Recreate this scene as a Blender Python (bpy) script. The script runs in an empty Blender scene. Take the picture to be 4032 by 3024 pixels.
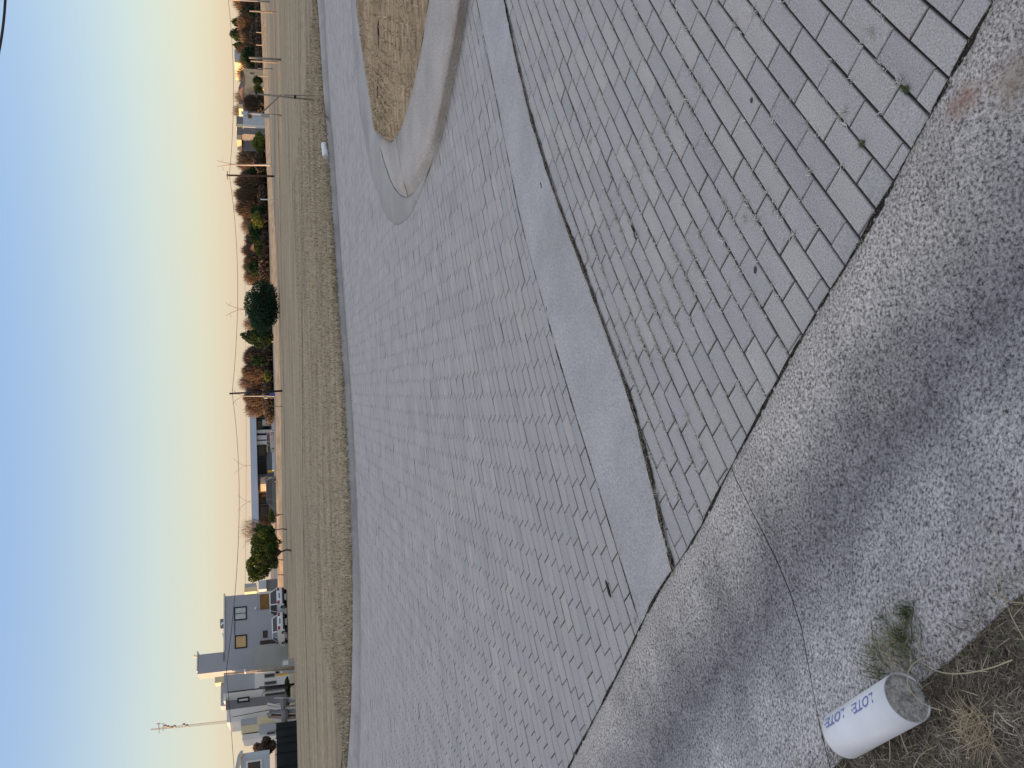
import bpy, math, random
import numpy as np
from mathutils import Vector, Matrix

random.seed(7)
rng = np.random.default_rng(7)
C = bpy.context.scene.collection
S = bpy.context.scene
R = math.radians

# ---------------------------------------------------------------- camera
FPX, H, ROLL = 3200.0, 1.52, 0.022            # focal length in photo pixels, eye height, roll
PITCH = math.atan((2016 - 1048) / FPX)
_F = np.array([0, math.cos(PITCH), -math.sin(PITCH)])
_Rw = np.array([1.0, 0, 0]); _Dw = np.array([0, -math.sin(PITCH), -math.cos(PITCH)])
_iR = math.cos(ROLL) * _Rw + math.sin(ROLL) * _Dw
_iD = -math.sin(ROLL) * _Rw + math.cos(ROLL) * _Dw
EYE = np.array([0, 0, H])
cam_d = bpy.data.cameras.new('camera'); cam = bpy.data.objects.new('camera', cam_d); C.objects.link(cam)
cam_d.sensor_width = 36; cam_d.lens = 36 * FPX / 4032; cam_d.clip_start = 0.05; cam_d.clip_end = 6000
m = Matrix.Identity(4)
for i in range(3):                             # the phone was held upright, so the picture lies on its side
    m[i][0] = _iD[i]; m[i][1] = _iR[i]; m[i][2] = -_F[i]
m[2][3] = H
cam.matrix_world = m
S.camera = cam

# ---------------------------------------------------------------- light
SUN_EL = R(3.6)
SUN_AZ = np.array([-0.97, -0.24]) ; SUN_AZ /= np.linalg.norm(SUN_AZ)      # towards the setting sun
world = bpy.data.worlds.new('World'); S.world = world; world.use_nodes = True
wn = world.node_tree.nodes; wl = world.node_tree.links
sky = wn.new('ShaderNodeTexSky'); sky.sky_type = 'NISHITA'; sky.sun_disc = False
sky.sun_elevation = SUN_EL; sky.sun_rotation = math.atan2(SUN_AZ[0], SUN_AZ[1])
sky.air_density = 1.0; sky.dust_density = 1.2; sky.ozone_density = 1.6
bg = wn['Background']; bg.inputs[1].default_value = 0.15
# dusty evening air: the same gradient with height all round, laid over the physical sky
wtc = wn.new('ShaderNodeTexCoord'); sep = wn.new('ShaderNodeSeparateXYZ'); wl.new(wtc.outputs['Generated'], sep.inputs[0])
mrs = wn.new('ShaderNodeMapRange'); mrs.inputs[1].default_value = 0; mrs.inputs[2].default_value = 1; wl.new(sep.outputs['Z'], mrs.inputs[0])
cr = wn.new('ShaderNodeValToRGB'); wl.new(mrs.outputs[0], cr.inputs[0])
SKYC = [(0, (.68, .56, .47)), (.028, (.73, .61, .50)), (.07, (.69, .665, .575)), (.123, (.59, .655, .665)), (.174, (.47, .58, .71)), (.22, (.37, .50, .73)), (.27, (.305, .45, .765)), (.5, (.60, .61, .70)), (1, (.72, .69, .72))]
el = cr.color_ramp.elements
while len(el) < len(SKYC): el.new(.5)
for e_, (p_, c_) in zip(el, SKYC): e_.position = p_; e_.color = (*c_, 1)
gain = wn.new('ShaderNodeVectorMath'); gain.operation = 'SCALE'; gain.inputs['Scale'].default_value = 1 / (0.15 * 2.0); wl.new(cr.outputs[0], gain.inputs[0])
ng = wn.new('ShaderNodeVectorMath'); ng.operation = 'SCALE'; ng.inputs['Scale'].default_value = 2.4; wl.new(sky.outputs[0], ng.inputs[0])
wm = wn.new('ShaderNodeMix'); wm.data_type = 'RGBA'; wm.inputs[0].default_value = .82; wl.new(ng.outputs[0], wm.inputs[6]); wl.new(gain.outputs[0], wm.inputs[7]); wl.new(wm.outputs[2], bg.inputs[0])
sun_d = bpy.data.lights.new('sun', 'SUN'); sun = bpy.data.objects.new('sun', sun_d); C.objects.link(sun)
sun_d.energy = 4.0; sun_d.angle = R(0.5); sun_d.color = (1.0, 0.57, 0.27)
sd = Vector((-SUN_AZ[0] * math.cos(SUN_EL), -SUN_AZ[1] * math.cos(SUN_EL), -math.sin(SUN_EL)))
sun.rotation_euler = sd.to_track_quat('-Z', 'Y').to_euler(); sun.location = (-30, 0, 30)
S.view_settings.view_transform = 'Standard'; S.view_settings.look = 'None'
S.view_settings.exposure = 1.0; S.view_settings.gamma = 1.0; S.view_settings.use_curve_mapping = False

# ---------------------------------------------------------------- survey helpers (photo point -> place)
def ray(x, y):
    return (3024 - y - 1512) / FPX * _iR + (x - 2016) / FPX * _iD + _F
def g(x, y, z=0.0):                            # point of the ground
    d = ray(x, y); t = (z - H) / d[2]; p = EYE + d * t
    return (float(p[0]), float(p[1]))
def at(x, y, Y):                               # point of an upright plane that stands Y metres away
    d = ray(x, y); return EYE + d * (Y / d[1])
def on(x, y, P0, n):
    d = ray(x, y); return EYE + d * (((P0 - EYE) @ n) / (d @ n))

# ---------------------------------------------------------------- mesh helpers
def mesh_np(name, V, Fs, mat=None, smooth=False, attrs=None):
    V = np.asarray(V, dtype=np.float32)
    me = bpy.data.meshes.new(name)
    Fs = np.asarray(Fs, dtype=np.int32); k = Fs.shape[1]
    me.vertices.add(len(V)); me.vertices.foreach_set('co', V.ravel())
    me.loops.add(Fs.size); me.loops.foreach_set('vertex_index', Fs.ravel())
    me.polygons.add(len(Fs)); me.polygons.foreach_set('loop_start', np.arange(0, Fs.size, k, dtype=np.int32))
    try: me.polygons.foreach_set('loop_total', np.full(len(Fs), k, dtype=np.int32))
    except Exception: pass
    if attrs:
        for an, av in attrs.items():
            a = me.attributes.new(an, 'FLOAT', 'POINT'); a.data.foreach_set('value', np.asarray(av, dtype=np.float32))
    me.update(calc_edges=True); me.validate()
    me.polygons.foreach_set('use_smooth', [bool(smooth)] * len(me.polygons))
    if mat: me.materials.append(mat)
    return me

class MB:
    def __init__(s): s.v = []; s.f = []
    def add(s, V, Fs):
        b = len(s.v); s.v += [tuple(map(float, p)) for p in V]; s.f += [tuple(b + i for i in f) for f in Fs]; return s
    def hexa(s, c):                            # 8 corners: 4 of the front (ccw seen from outside), 4 behind
        return s.add(c, [(0, 1, 2, 3), (7, 6, 5, 4), (0, 4, 5, 1), (1, 5, 6, 2), (2, 6, 7, 3), (3, 7, 4, 0)])
    def box(s, x0, x1, y0, y1, z0, z1):
        return s.hexa([(x0, y0, z0), (x1, y0, z0), (x1, y0, z1), (x0, y0, z1), (x0, y1, z0), (x1, y1, z0), (x1, y1, z1), (x0, y1, z1)])
    def tube(s, pts, rad, n=6, cap=True):
        pts = [Vector(p) for p in pts]; rad = rad if hasattr(rad, '__len__') else [rad] * len(pts)
        rings = []; up = None
        for i, p in enumerate(pts):
            d = (pts[min(i + 1, len(pts) - 1)] - pts[max(i - 1, 0)]).normalized()
            a = Vector((0, 0, 1)) if abs(d.z) < .9 else Vector((1, 0, 0))
            u = d.cross(a).normalized(); w = d.cross(u)
            rings.append([p + (u * math.cos(2 * math.pi * k / n) + w * math.sin(2 * math.pi * k / n)) * rad[i] for k in range(n)])
        V = [q for r_ in rings for q in r_]; Fs = []
        for i in range(len(pts) - 1):
            for k in range(n): Fs.append((i * n + k, i * n + (k + 1) % n, (i + 1) * n + (k + 1) % n, (i + 1) * n + k))
        if cap: Fs += [tuple(range(n))[::-1], tuple((len(pts) - 1) * n + k for k in range(n))]
        return s.add(V, Fs)
    def sphere(s, c, r, n=8, mth=6, sc=(1, 1, 1)):
        V = []; Fs = []
        for i in range(mth + 1):
            a = math.pi * i / mth
            for k in range(n):
                b = 2 * math.pi * k / n
                V.append((c[0] + r * sc[0] * math.sin(a) * math.cos(b), c[1] + r * sc[1] * math.sin(a) * math.sin(b), c[2] + r * sc[2] * math.cos(a)))
        for i in range(mth):
            for k in range(n): Fs.append((i * n + k, (i + 1) * n + k, (i + 1) * n + (k + 1) % n, i * n + (k + 1) % n))
        return s.add(V, Fs)
    def mesh(s, name, mat, smooth=False):
        me = bpy.data.meshes.new(name); me.from_pydata(s.v, [], s.f); me.update(); me.materials.append(mat)
        me.polygons.foreach_set('use_smooth', [bool(smooth)] * len(me.polygons))
        return me

def thing(name, label, cat, loc=(0, 0, 0), group=None):
    o = bpy.data.objects.new(name, None); C.objects.link(o); o.location = loc; o.empty_display_size = .2
    o['label'] = label; o['category'] = cat
    if group: o['group'] = group
    return o
def rootloc(p):
    l = Vector((0, 0, 0))
    while p is not None: l = l + p.location if p.type == 'EMPTY' else l; p = p.parent
    return l
def part(name, me, parent, label=None, kind=None):   # meshes are modelled in world coordinates
    o = bpy.data.objects.new(name, me); C.objects.link(o)
    if parent is not None:
        o.parent = parent; o.matrix_parent_inverse = Matrix.Translation(-rootloc(parent)) if parent.type == 'EMPTY' else Matrix.Identity(4)
    if label: o['label'] = label
    if kind: o['kind'] = kind
    return o
def tag(o, label, cat, group=None):
    o['label'] = label; o['category'] = cat
    if group: o['group'] = group
    return o
def struct(name, me, parent=None):
    o = part(name, me, parent); o['kind'] = 'structure'; return o

# ---------------------------------------------------------------- materials
def nodes(name):
    m = bpy.data.materials.new(name); m.use_nodes = True
    n = m.node_tree.nodes; l = m.node_tree.links
    return m, n, l, n['Principled BSDF']
def plain(name, col, rough=.7, var=.12, scale=2.0, bump=0.0, spec=.3, metal=0.0):
    m, n, l, b = nodes(name)
    tc = n.new('ShaderNodeTexCoord'); nz = n.new('ShaderNodeTexNoise'); nz.inputs['Scale'].default_value = scale; nz.inputs['Detail'].default_value = 6
    l.new(tc.outputs['Object'], nz.inputs['Vector'])
    mr = n.new('ShaderNodeMapRange'); mr.inputs[1].default_value = .3; mr.inputs[2].default_value = .7; mr.inputs[3].default_value = 1 - var; mr.inputs[4].default_value = 1 + var
    l.new(nz.outputs[0], mr.inputs[0])
    mx = n.new('ShaderNodeVectorMath'); mx.operation = 'SCALE'; mx.inputs[0].default_value = col
    l.new(mr.outputs[0], mx.inputs['Scale']); l.new(mx.outputs[0], b.inputs['Base Color'])
    b.inputs['Roughness'].default_value = rough; b.inputs['Specular IOR Level'].default_value = spec; b.inputs['Metallic'].default_value = metal
    if bump:
        bp = n.new('ShaderNodeBump'); bp.inputs['Strength'].default_value = bump; bp.inputs['Distance'].default_value = .02
        l.new(nz.outputs[0], bp.inputs['Height']); l.new(bp.outputs[0], b.inputs['Normal'])
    return m
def noise(n, l, tc, scale, detail=4, rough=.55, vec=None, stretch=None):
    nz = n.new('ShaderNodeTexNoise'); nz.inputs['Scale'].default_value = scale; nz.inputs['Detail'].default_value = detail; nz.inputs['Roughness'].default_value = rough
    src = tc.outputs['Object']
    if stretch:
        mp = n.new('ShaderNodeMapping'); mp.inputs['Scale'].default_value = stretch[:3]
        if len(stretch) > 3: mp.inputs['Rotation'].default_value = (0, 0, stretch[3])
        l.new(src, mp.inputs[0]); src = mp.outputs[0]
    l.new(src, nz.inputs['Vector']); return nz
def ramp(n, l, src, stops):
    r = n.new('ShaderNodeValToRGB'); e = r.color_ramp.elements
    while len(e) < len(stops): e.new(.5)
    for i, (p, c) in enumerate(stops): e[i].position = p; e[i].color = (*c, 1) if len(c) == 3 else c
    l.new(src, r.inputs[0]); return r
def mix(n, l, a, b, f, mode='MIX'):
    mx = n.new('ShaderNodeMix'); mx.data_type = 'RGBA'; mx.blend_type = mode
    for s, v in ((mx.inputs[6], a), (mx.inputs[7], b), (mx.inputs[0], f)):
        if hasattr(v, 'is_linked') or hasattr(v, 'links'): l.new(v, s)
        elif isinstance(v, tuple): s.default_value = (*v, 1)
        else: s.default_value = v
    return mx.outputs[2]
def gray(v, w=0.0): return (v * (1 + w), v, v * (1 - w))

def concrete(name, base, grit=.35, speck=140, blotch=1.2, blot=.80, tint=False, rough_b=.5, warm=.02, stains=None, tdirt=False):
    m, n, l, b = nodes(name); tc = n.new('ShaderNodeTexCoord')
    a = noise(n, l, tc, speck, 8, .75); r1 = ramp(n, l, a.outputs[0], [(.38, gray(base * (1 - grit), warm)), (.5, gray(base, warm)), (.63, gray(base * (1 + grit * .8), warm))])
    c = noise(n, l, tc, blotch, 6, .6); r2 = ramp(n, l, c.outputs[0], [(.3, gray(blot)), (.55, gray(1.0)), (.75, gray(1 + (1 - blot) * .6, .01))])
    col = mix(n, l, r1.outputs[0], r2.outputs[0], 1.0, 'MULTIPLY')
    pit = n.new('ShaderNodeTexVoronoi'); pit.inputs['Scale'].default_value = speck * .28; l.new(tc.outputs['Object'], pit.inputs['Vector'])
    r3 = ramp(n, l, pit.outputs['Distance'], [(.06, gray(.45)), (.13, gray(1.0))])
    pm = noise(n, l, tc, speck * .07, 2); r4 = ramp(n, l, pm.outputs[0], [(.54, gray(0)), (.62, gray(1))])
    pitc = mix(n, l, gray(1.0), r3.outputs[0], r4.outputs[0]); col = mix(n, l, col, pitc, 1.0, 'MULTIPLY')
    if tint:
        at_ = n.new('ShaderNodeAttribute'); at_.attribute_name = 'tint'
        rt = ramp(n, l, at_.outputs['Fac'], [(0, (.88, .875, .88)), (.35, (.96, .955, .955)), (.7, (1.03, 1.0, .985)), (1, (1.10, 1.07, 1.04))]); col = mix(n, l, col, rt.outputs[0], 1.0, 'MULTIPLY')
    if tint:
        ad_ = n.new('ShaderNodeAttribute'); ad_.attribute_name = 'dirt'  # edge attribute: darker from the top face down to the sides
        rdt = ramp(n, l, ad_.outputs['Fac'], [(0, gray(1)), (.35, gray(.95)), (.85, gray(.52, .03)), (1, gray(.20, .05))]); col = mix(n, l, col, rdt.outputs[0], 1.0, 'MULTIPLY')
    if stains:
        for (sx, sy, rad, sc) in stains:
            ds = n.new('ShaderNodeVectorMath'); ds.operation = 'DISTANCE'; ds.inputs[1].default_value = (sx, sy, 0)
            sp = n.new('ShaderNodeVectorMath'); sp.operation = 'MULTIPLY'; sp.inputs[1].default_value = (1, 1, 0); l.new(tc.outputs['Object'], sp.inputs[0]); l.new(sp.outputs[0], ds.inputs[0])
            nn = noise(n, l, tc, 14, 5); ad = n.new('ShaderNodeMath'); ad.operation = 'MULTIPLY_ADD'; ad.inputs[1].default_value = rad * 1.6; l.new(nn.outputs[0], ad.inputs[0]); l.new(ds.outputs['Value'], ad.inputs[2])
            rr = ramp(n, l, ad.outputs[0], [(max(0, rad * .9), gray(.75)), (rad * 1.9, gray(0))]); col = mix(n, l, col, sc, rr.outputs[0])
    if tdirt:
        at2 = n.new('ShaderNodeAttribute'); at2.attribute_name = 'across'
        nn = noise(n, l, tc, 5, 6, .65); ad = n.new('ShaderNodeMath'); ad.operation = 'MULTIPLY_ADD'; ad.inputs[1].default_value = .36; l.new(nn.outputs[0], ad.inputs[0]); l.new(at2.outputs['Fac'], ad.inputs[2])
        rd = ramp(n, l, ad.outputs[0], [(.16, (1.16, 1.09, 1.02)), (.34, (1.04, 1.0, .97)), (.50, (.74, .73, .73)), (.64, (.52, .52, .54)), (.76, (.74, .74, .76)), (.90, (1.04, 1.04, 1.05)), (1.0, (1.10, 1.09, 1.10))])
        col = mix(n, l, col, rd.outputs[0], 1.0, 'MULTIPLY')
    l.new(col, b.inputs['Base Color']); b.inputs['Roughness'].default_value = .88; b.inputs['Specular IOR Level'].default_value = .12
    bp = n.new('ShaderNodeBump'); bp.inputs['Strength'].default_value = rough_b; bp.inputs['Distance'].default_value = .004
    hm = mix(n, l, a.outputs[0], pitc, .35); l.new(hm, bp.inputs['Height']); l.new(bp.outputs[0], b.inputs['Normal'])
    return m
M = {}
M['paver'] = concrete('paver_concrete', .46, .36, 190, 2.2, tint=True, rough_b=.7, warm=.035, blot=.89)
M['strip'] = concrete('strip_concrete', .47, .34, 130, 1.9, rough_b=1.0, warm=.03)
s1 = g(3800, 400); s2 = g(3990, 330); s3 = g(3720, 90)
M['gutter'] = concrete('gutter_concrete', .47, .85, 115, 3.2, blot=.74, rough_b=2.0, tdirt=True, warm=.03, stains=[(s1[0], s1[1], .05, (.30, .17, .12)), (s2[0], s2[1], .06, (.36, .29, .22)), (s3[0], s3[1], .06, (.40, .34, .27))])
M['kerb'] = concrete('kerb_concrete', .45, .30, 55, 1.9, rough_b=.8, warm=.10)
M['apron'] = concrete('apron_concrete', .40, .2, 60, 1.6, rough_b=.4, warm=.04)
M['soil'] = plain('joint_soil', (.035, .031, .027), .95, .5, 60, .6, 0)
M['core'] = concrete('core_mortar', .52, .45, 110, 24, rough_b=2.0, warm=.06)

def grass_ground(name, cols, streak=True):
    m, n, l, b = nodes(name); tc = n.new('ShaderNodeTexCoord')
    a = noise(n, l, tc, 7, 9, .72, stretch=(.55, 1.5, 1)) ; r = ramp(n, l, a.outputs[0], [(.30, cols[0]), (.44, cols[1]), (.55, cols[2]), (.70, cols[3])])
    c = noise(n, l, tc, .9, 5, .6, stretch=(.16, .8, 1, .10)); r2 = ramp(n, l, c.outputs[0], [(.36, (.74, .73, .72)), (.5, (1.0, .99, .97)), (.66, (1.16, 1.13, 1.07))])
    col = mix(n, l, r.outputs[0], r2.outputs[0], 1.0, 'MULTIPLY')
    d = noise(n, l, tc, .35, 3, .5, stretch=(.3, 1, 1)); r3 = ramp(n, l, d.outputs[0], [(.45, gray(0)), (.62, gray(.12))])
    col = mix(n, l, col, (.20, .19, .11), r3.outputs[0])
    e = noise(n, l, tc, 60, 4, .8, stretch=(.7, 1, 1)); r4 = ramp(n, l, e.outputs[0], [(.3, gray(.72)), (.7, gray(1.22))]); col = mix(n, l, col, r4.outputs[0], 1.0, 'MULTIPLY')
    l.new(col, b.inputs['Base Color']); b.inputs['Roughness'].default_value = 1; b.inputs['Specular IOR Level'].default_value = .05
    bp = n.new('ShaderNodeBump'); bp.inputs['Strength'].default_value = .9; bp.inputs['Distance'].default_value = .05; l.new(a.outputs[0], bp.inputs['Height']); l.new(bp.outputs[0], b.inputs['Normal'])
    return m
M['field'] = grass_ground('dry_field', [(.10, .08, .055), (.34, .28, .20), (.465, .39, .28), (.64, .54, .395)])
M['islet'] = grass_ground('island_turf', [(.10, .07, .04), (.38, .28, .18), (.54, .41, .27), (.74, .57, .38)])
M['verge'] = plain('verge_soil', (.12, .10, .08), 1, .6, 60, .8)
def blade_mat(name, stops):
    m, n, l, b = nodes(name); a = n.new('ShaderNodeAttribute'); a.attribute_name = 'tint'
    r = ramp(n, l, a.outputs['Fac'], stops); l.new(r.outputs[0], b.inputs['Base Color']); b.inputs['Roughness'].default_value = .8; b.inputs['Specular IOR Level'].default_value = .15
    return m
M['straw'] = blade_mat('straw_blades', [(0, (.10, .08, .055)), (.25, (.24, .19, .13)), (.55, (.42, .355, .245)), (.8, (.60, .52, .37)), (.9, (.68, .61, .45)), (.93, (.10, .15, .05)), (1, (.16, .21, .08))])
M['green_blade'] = blade_mat('green_blades', [(0, (.035, .06, .02)), (.45, (.07, .11, .04)), (.75, (.15, .17, .07)), (1, (.34, .29, .17))])
M['dead_weed'] = blade_mat('dead_weed', [(0, (.32, .30, .25)), (.6, (.55, .54, .48)), (1, (.70, .70, .64))])
def leaf_mat(name, lo, mid, hi):
    m = blade_mat(name, [(0, lo), (.5, mid), (1, hi)]); m.node_tree.nodes['Principled BSDF'].inputs['Roughness'].default_value = .6
    n = m.node_tree.nodes; l = m.node_tree.links
    b = n['Principled BSDF']; tr = n.new('ShaderNodeBsdfTranslucent'); ms = n.new('ShaderNodeMixShader'); ms.inputs[0].default_value = .3
    l.new(b.inputs['Base Color'].links[0].from_socket, tr.inputs[0]); l.new(b.outputs[0], ms.inputs[1]); l.new(tr.outputs[0], ms.inputs[2]); l.new(ms.outputs[0], n['Material Output'].inputs[0])
    return m
M['leaf_dark'] = leaf_mat('leaf_dark', (.018, .035, .016), (.035, .065, .028), (.06, .10, .04))
M['leaf_green'] = leaf_mat('leaf_green', (.035, .055, .015), (.08, .12, .03), (.15, .19, .05))
M['leaf_yellow'] = leaf_mat('leaf_yellow', (.06, .075, .02), (.14, .17, .04), (.22, .24, .07))
M['leaf_blue'] = leaf_mat('leaf_willow', (.012, .032, .02), (.028, .062, .035), (.05, .10, .05))
M['leaf_rust'] = leaf_mat('leaf_rust', (.085, .06, .042), (.19, .135, .092), (.29, .21, .145))
M['leaf_brown'] = leaf_mat('leaf_brown', (.05, .038, .03), (.11, .083, .062), (.20, .15, .11))
M['twig'] = leaf_mat('twig_pale', (.14, .10, .075), (.24, .17, .13), (.34, .25, .19))
M['bark'] = plain('bark', (.10, .075, .055), .9, .4, 8, .5)
M['bark_pale'] = plain('bark_pale', (.34, .30, .24), .9, .3, 8, .3)
M['track'] = plain('dirt_track', (.66, .45, .27), .95, .25, .6, .4, 0)
M['dirt'] = plain('pale_dirt', (.40, .31, .22), .95, .3, 1.5, .4, 0)
M['asphalt'] = plain('asphalt', (.30, .29, .285), .9, .12, 1.0, .2, 0)
M['pvc'] = plain('white_pvc', (.80, .81, .84), .32, .05, 12, 0, .5)
M['ink'] = plain('blue_ink', (.19, .22, .50), .5, .1, 50)
M['grimy'] = plain('pvc_rim', (.48, .46, .42), .6, .25, 60)
M['wall_blue'] = plain('grey_render', (.40, .41, .45), .85, .04, .6)
M['wall_white'] = plain('white_render', (.72, .70, .67), .85, .05, .5)
M['wall_beige'] = plain('beige_render', (.41, .41, .38), .85, .06, .6)
M['wall_dark'] = plain('dark_grey_wall', (.19, .19, .20), .85, .12, .8)
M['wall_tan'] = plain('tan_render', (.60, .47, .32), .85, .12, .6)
M['wall_yellow'] = plain('sunlit_yellow_render', (.72, .62, .40), .85, .06, .6)  # low sun on side walls and roof rooms, painted in as yellow
M['wall_pale'] = plain('pale_blue_render', (.50, .56, .62), .85, .1, .7)
M['roof_trim'] = plain('white_coping', (.76, .74, .70), .8, .04, 2)
M['roof_brown'] = plain('brown_roof', (.16, .11, .085), .85, .2, 1.5)
M['roof_red'] = plain('orange_tiles', (.55, .20, .10), .8, .2, 2)
M['black'] = plain('black_frame', (.012, .012, .014), .5, .1, 4)
M['glass'] = plain('dark_glass', (.02, .022, .027), .12, .2, .5, 0, .6)
M['curtain'] = plain('white_curtain', (.55, .58, .57), .8, .08, 3)
M['amber'] = plain('amber_lit_pane', (.62, .42, .20), .8, .1, 2)  # amber light of one window, put into the pane colour
M['wood'] = plain('slatted_wood', (.26, .14, .045), .6, .2, 3)
M['wood_dark'] = plain('dark_door', (.07, .045, .035), .6, .2, 3)
M['metal'] = plain('grey_metal', (.35, .36, .37), .45, .1, 6, 0, .5, .4)
M['metal_white'] = plain('white_metal', (.72, .73, .75), .5, .05, 6)
M['post'] = plain('weathered_post', (.24, .215, .18), .9, .25, 6, .3)
M['pole_brown'] = plain('creosoted_pole', (.10, .055, .035), .85, .25, 4, .3)
M['pole_black'] = plain('black_pole', (.022, .02, .028), .7, .2, 4)
M['lamp_post'] = plain('lamp_post', (.40, .37, .35), .6, .1, 4)
M['blue_sign'] = plain('blue_sign', (.06, .10, .30), .5, .1, 4)
M['car_white'] = plain('car_white', (.78, .80, .83), .25, .03, 3, 0, .5)
M['car_silver'] = plain('car_grey', (.20, .23, .28), .25, .03, 3, 0, .5)
M['car_teal'] = plain('car_teal', (.055, .085, .11), .28, .1, 1, 0, .5)
M['rubber'] = plain('rubber', (.015, .015, .016), .8, .1, 10)
M['red_lens'] = plain('red_lens', (.35, .015, .02), .25, .05, 10)
M['canopy'] = plain('canopy_blue_grey', (.50, .57, .68), .7, .03, .3)
M['yellow'] = plain('yellow_paint', (.75, .42, .05), .6, .08, 5)
M['tarp'] = plain('dark_cloth', (.012, .019, .022), .8, .4, .8)
M['cable'] = plain('cable', (.02, .02, .03), .6, .1, 10)
M['plank'] = plain('plank', (.26, .19, .15), .85, .3, 3)
M['plank_pale'] = plain('plank_pale', (.50, .49, .46), .85, .2, 3)
M['stone'] = plain('pebble', (.06, .06, .07), .7, .2, 40)
M['leaf_litter'] = plain('leaf_litter', (.05, .028, .018), .8, .3, 40)

# ---------------------------------------------------------------- plan of the paved place (surveyed points)
def curve(px, z=0.0): return np.array([g(x, y, z) for x, y in px])
def resample(P, n):
    d = np.r_[0, np.cumsum(np.linalg.norm(np.diff(P, axis=0), axis=1))]; t = np.linspace(0, d[-1], n)
    return np.c_[np.interp(t, d, P[:, 0]), np.interp(t, d, P[:, 1])]
def smooth(P, k=2):
    for _ in range(k):
        Q = P.copy(); Q[1:-1] = .25 * P[:-2] + .5 * P[1:-1] + .25 * P[2:]; P = Q
    return P
def extend(P, a, b):                           # lengthen an open line by a metres at its start and b at its end
    u = P[0] - P[3]; u /= np.linalg.norm(u); w = P[-1] - P[-4]; w /= np.linalg.norm(w)
    return np.vstack([P[0] + u * a, P, P[-1] + w * b])
strip_near = smooth(resample(curve([(1990, 0), (2030, 200), (2090, 450), (2180, 740), (2310, 1080), (2400, 1330), (2500, 1600), (2570, 1880), (2640, 2200), (2662, 2262)]), 40))
strip_far = smooth(resample(curve([(1880, 0), (1915, 180), (1970, 450), (2050, 860), (2130, 1150), (2200, 1400), (2290, 1700), (2400, 2050), (2460, 2250), (2535, 2490)]), 40))
edgeE = smooth(resample(curve([(4032, -200), (3919, 18), (3764, 292), (3582, 602), (3464, 857), (3327, 1075), (3199, 1258), (3099, 1440), (3017, 1604), (2880, 1841), (2734, 2151), (2643, 2251), (2552, 2406), (2525, 2479), (2424, 2680), (2242, 3024)]), 60), 9)
ZB = 0.075; GW = .935
edgeE = resample(extend(edgeE, 2.0, 5.0), 220)
_sm = smooth(edgeE, 60); _t = np.gradient(_sm, axis=0); _t /= np.linalg.norm(_t, axis=1)[:, None]; edgeN = np.c_[-_t[:, 1], _t[:, 0]]
edgeB = smooth(edgeE, 30) + edgeN * GW + smooth(rng.normal(0, .012, (220, 2)), 4)
kerb_gut = smooth(resample(curve([(1265, -60), (1275, 0), (1280, 150), (1290, 300), (1300, 450), (1310, 620), (1320, 750), (1340, 1000), (1360, 1300), (1380, 1600), (1400, 2000), (1415, 2250), (1417, 2500), (1415, 2800), (1405, 3024)], .01), 60), 6)
kerb_back = smooth(resample(curve([(1240, -60), (1250, 0), (1262, 200), (1275, 400), (1290, 560), (1300, 700), (1315, 950), (1330, 1180), (1340, 1300), (1360, 1600), (1375, 1900), (1388, 2250), (1388, 2500), (1380, 2850), (1365, 3024)], .12), 60), 6)
pan_edge = kerb_gut - (kerb_back - kerb_gut) / np.linalg.norm(kerb_back - kerb_gut, axis=1)[:, None] * .34
def c3(pts, z): return curve([(1200 + .3617 * a, (500 if f else 0) + .3617 * b) for a, b, f in pts], z)
isl_apron = c3([(1700, -120, 0), (1683, 0, 0), (1620, 480, 0), (1560, 800, 0), (1500, 1100, 0), (1430, 60, 1), (1390, 300, 1), (1340, 480, 1), (1290, 640, 1), (1220, 780, 1), (1180, 900, 1), (1110, 1000, 1), (1010, 1065, 1), (930, 1030, 1), (870, 950, 1), (830, 870, 1), (800, 730, 1), (740, 580, 1), (690, 330, 1), (640, 50, 1), (600, 1250, 0), (560, 780, 0), (530, 500, 0), (505, 100, 0), (500, 0, 0)], .008)
isl_top = c3([(1690, -120, 0), (1675, 0, 0), (1640, 250, 0), (1590, 560, 0), (1530, 850, 0), (1470, 1150, 0), (1400, 100, 1), (1350, 230, 1), (1300, 340, 1), (1240, 470, 1), (1170, 590, 1), (1100, 665, 1), (1035, 655, 1), (950, 560, 1), (885, 420, 1), (830, 250, 1), (790, 40, 1), (745, 1250, 0), (700, 1000, 0), (650, 700, 0), (610, 450, 0), (570, 150, 0), (560, 0, 0)], .085)
isl_in = c3([(1360, -120, 0), (1350, 0, 0), (1330, 150, 0), (1300, 350, 0), (1250, 600, 0), (1200, 880, 0), (1160, 1020, 0), (1110, 1200, 0), (1060, 1380, 0), (1000, 1490, 0), (930, 1550, 0), (880, 1500, 0), (830, 1420, 0), (775, 1330, 0), (738, 1220, 0), (695, 980, 0), (645, 700, 0), (606, 450, 0), (566, 150, 0), (556, 0, 0)], .095)
def loopify(P, n, sx=7.0):
    P = smooth(resample(P, 90), 1); P = extend(P, sx, sx); return resample(P, n)
isl_apron = loopify(isl_apron, 120); isl_top = loopify(isl_top, 120); isl_in = loopify(isl_in, 120)

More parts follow.
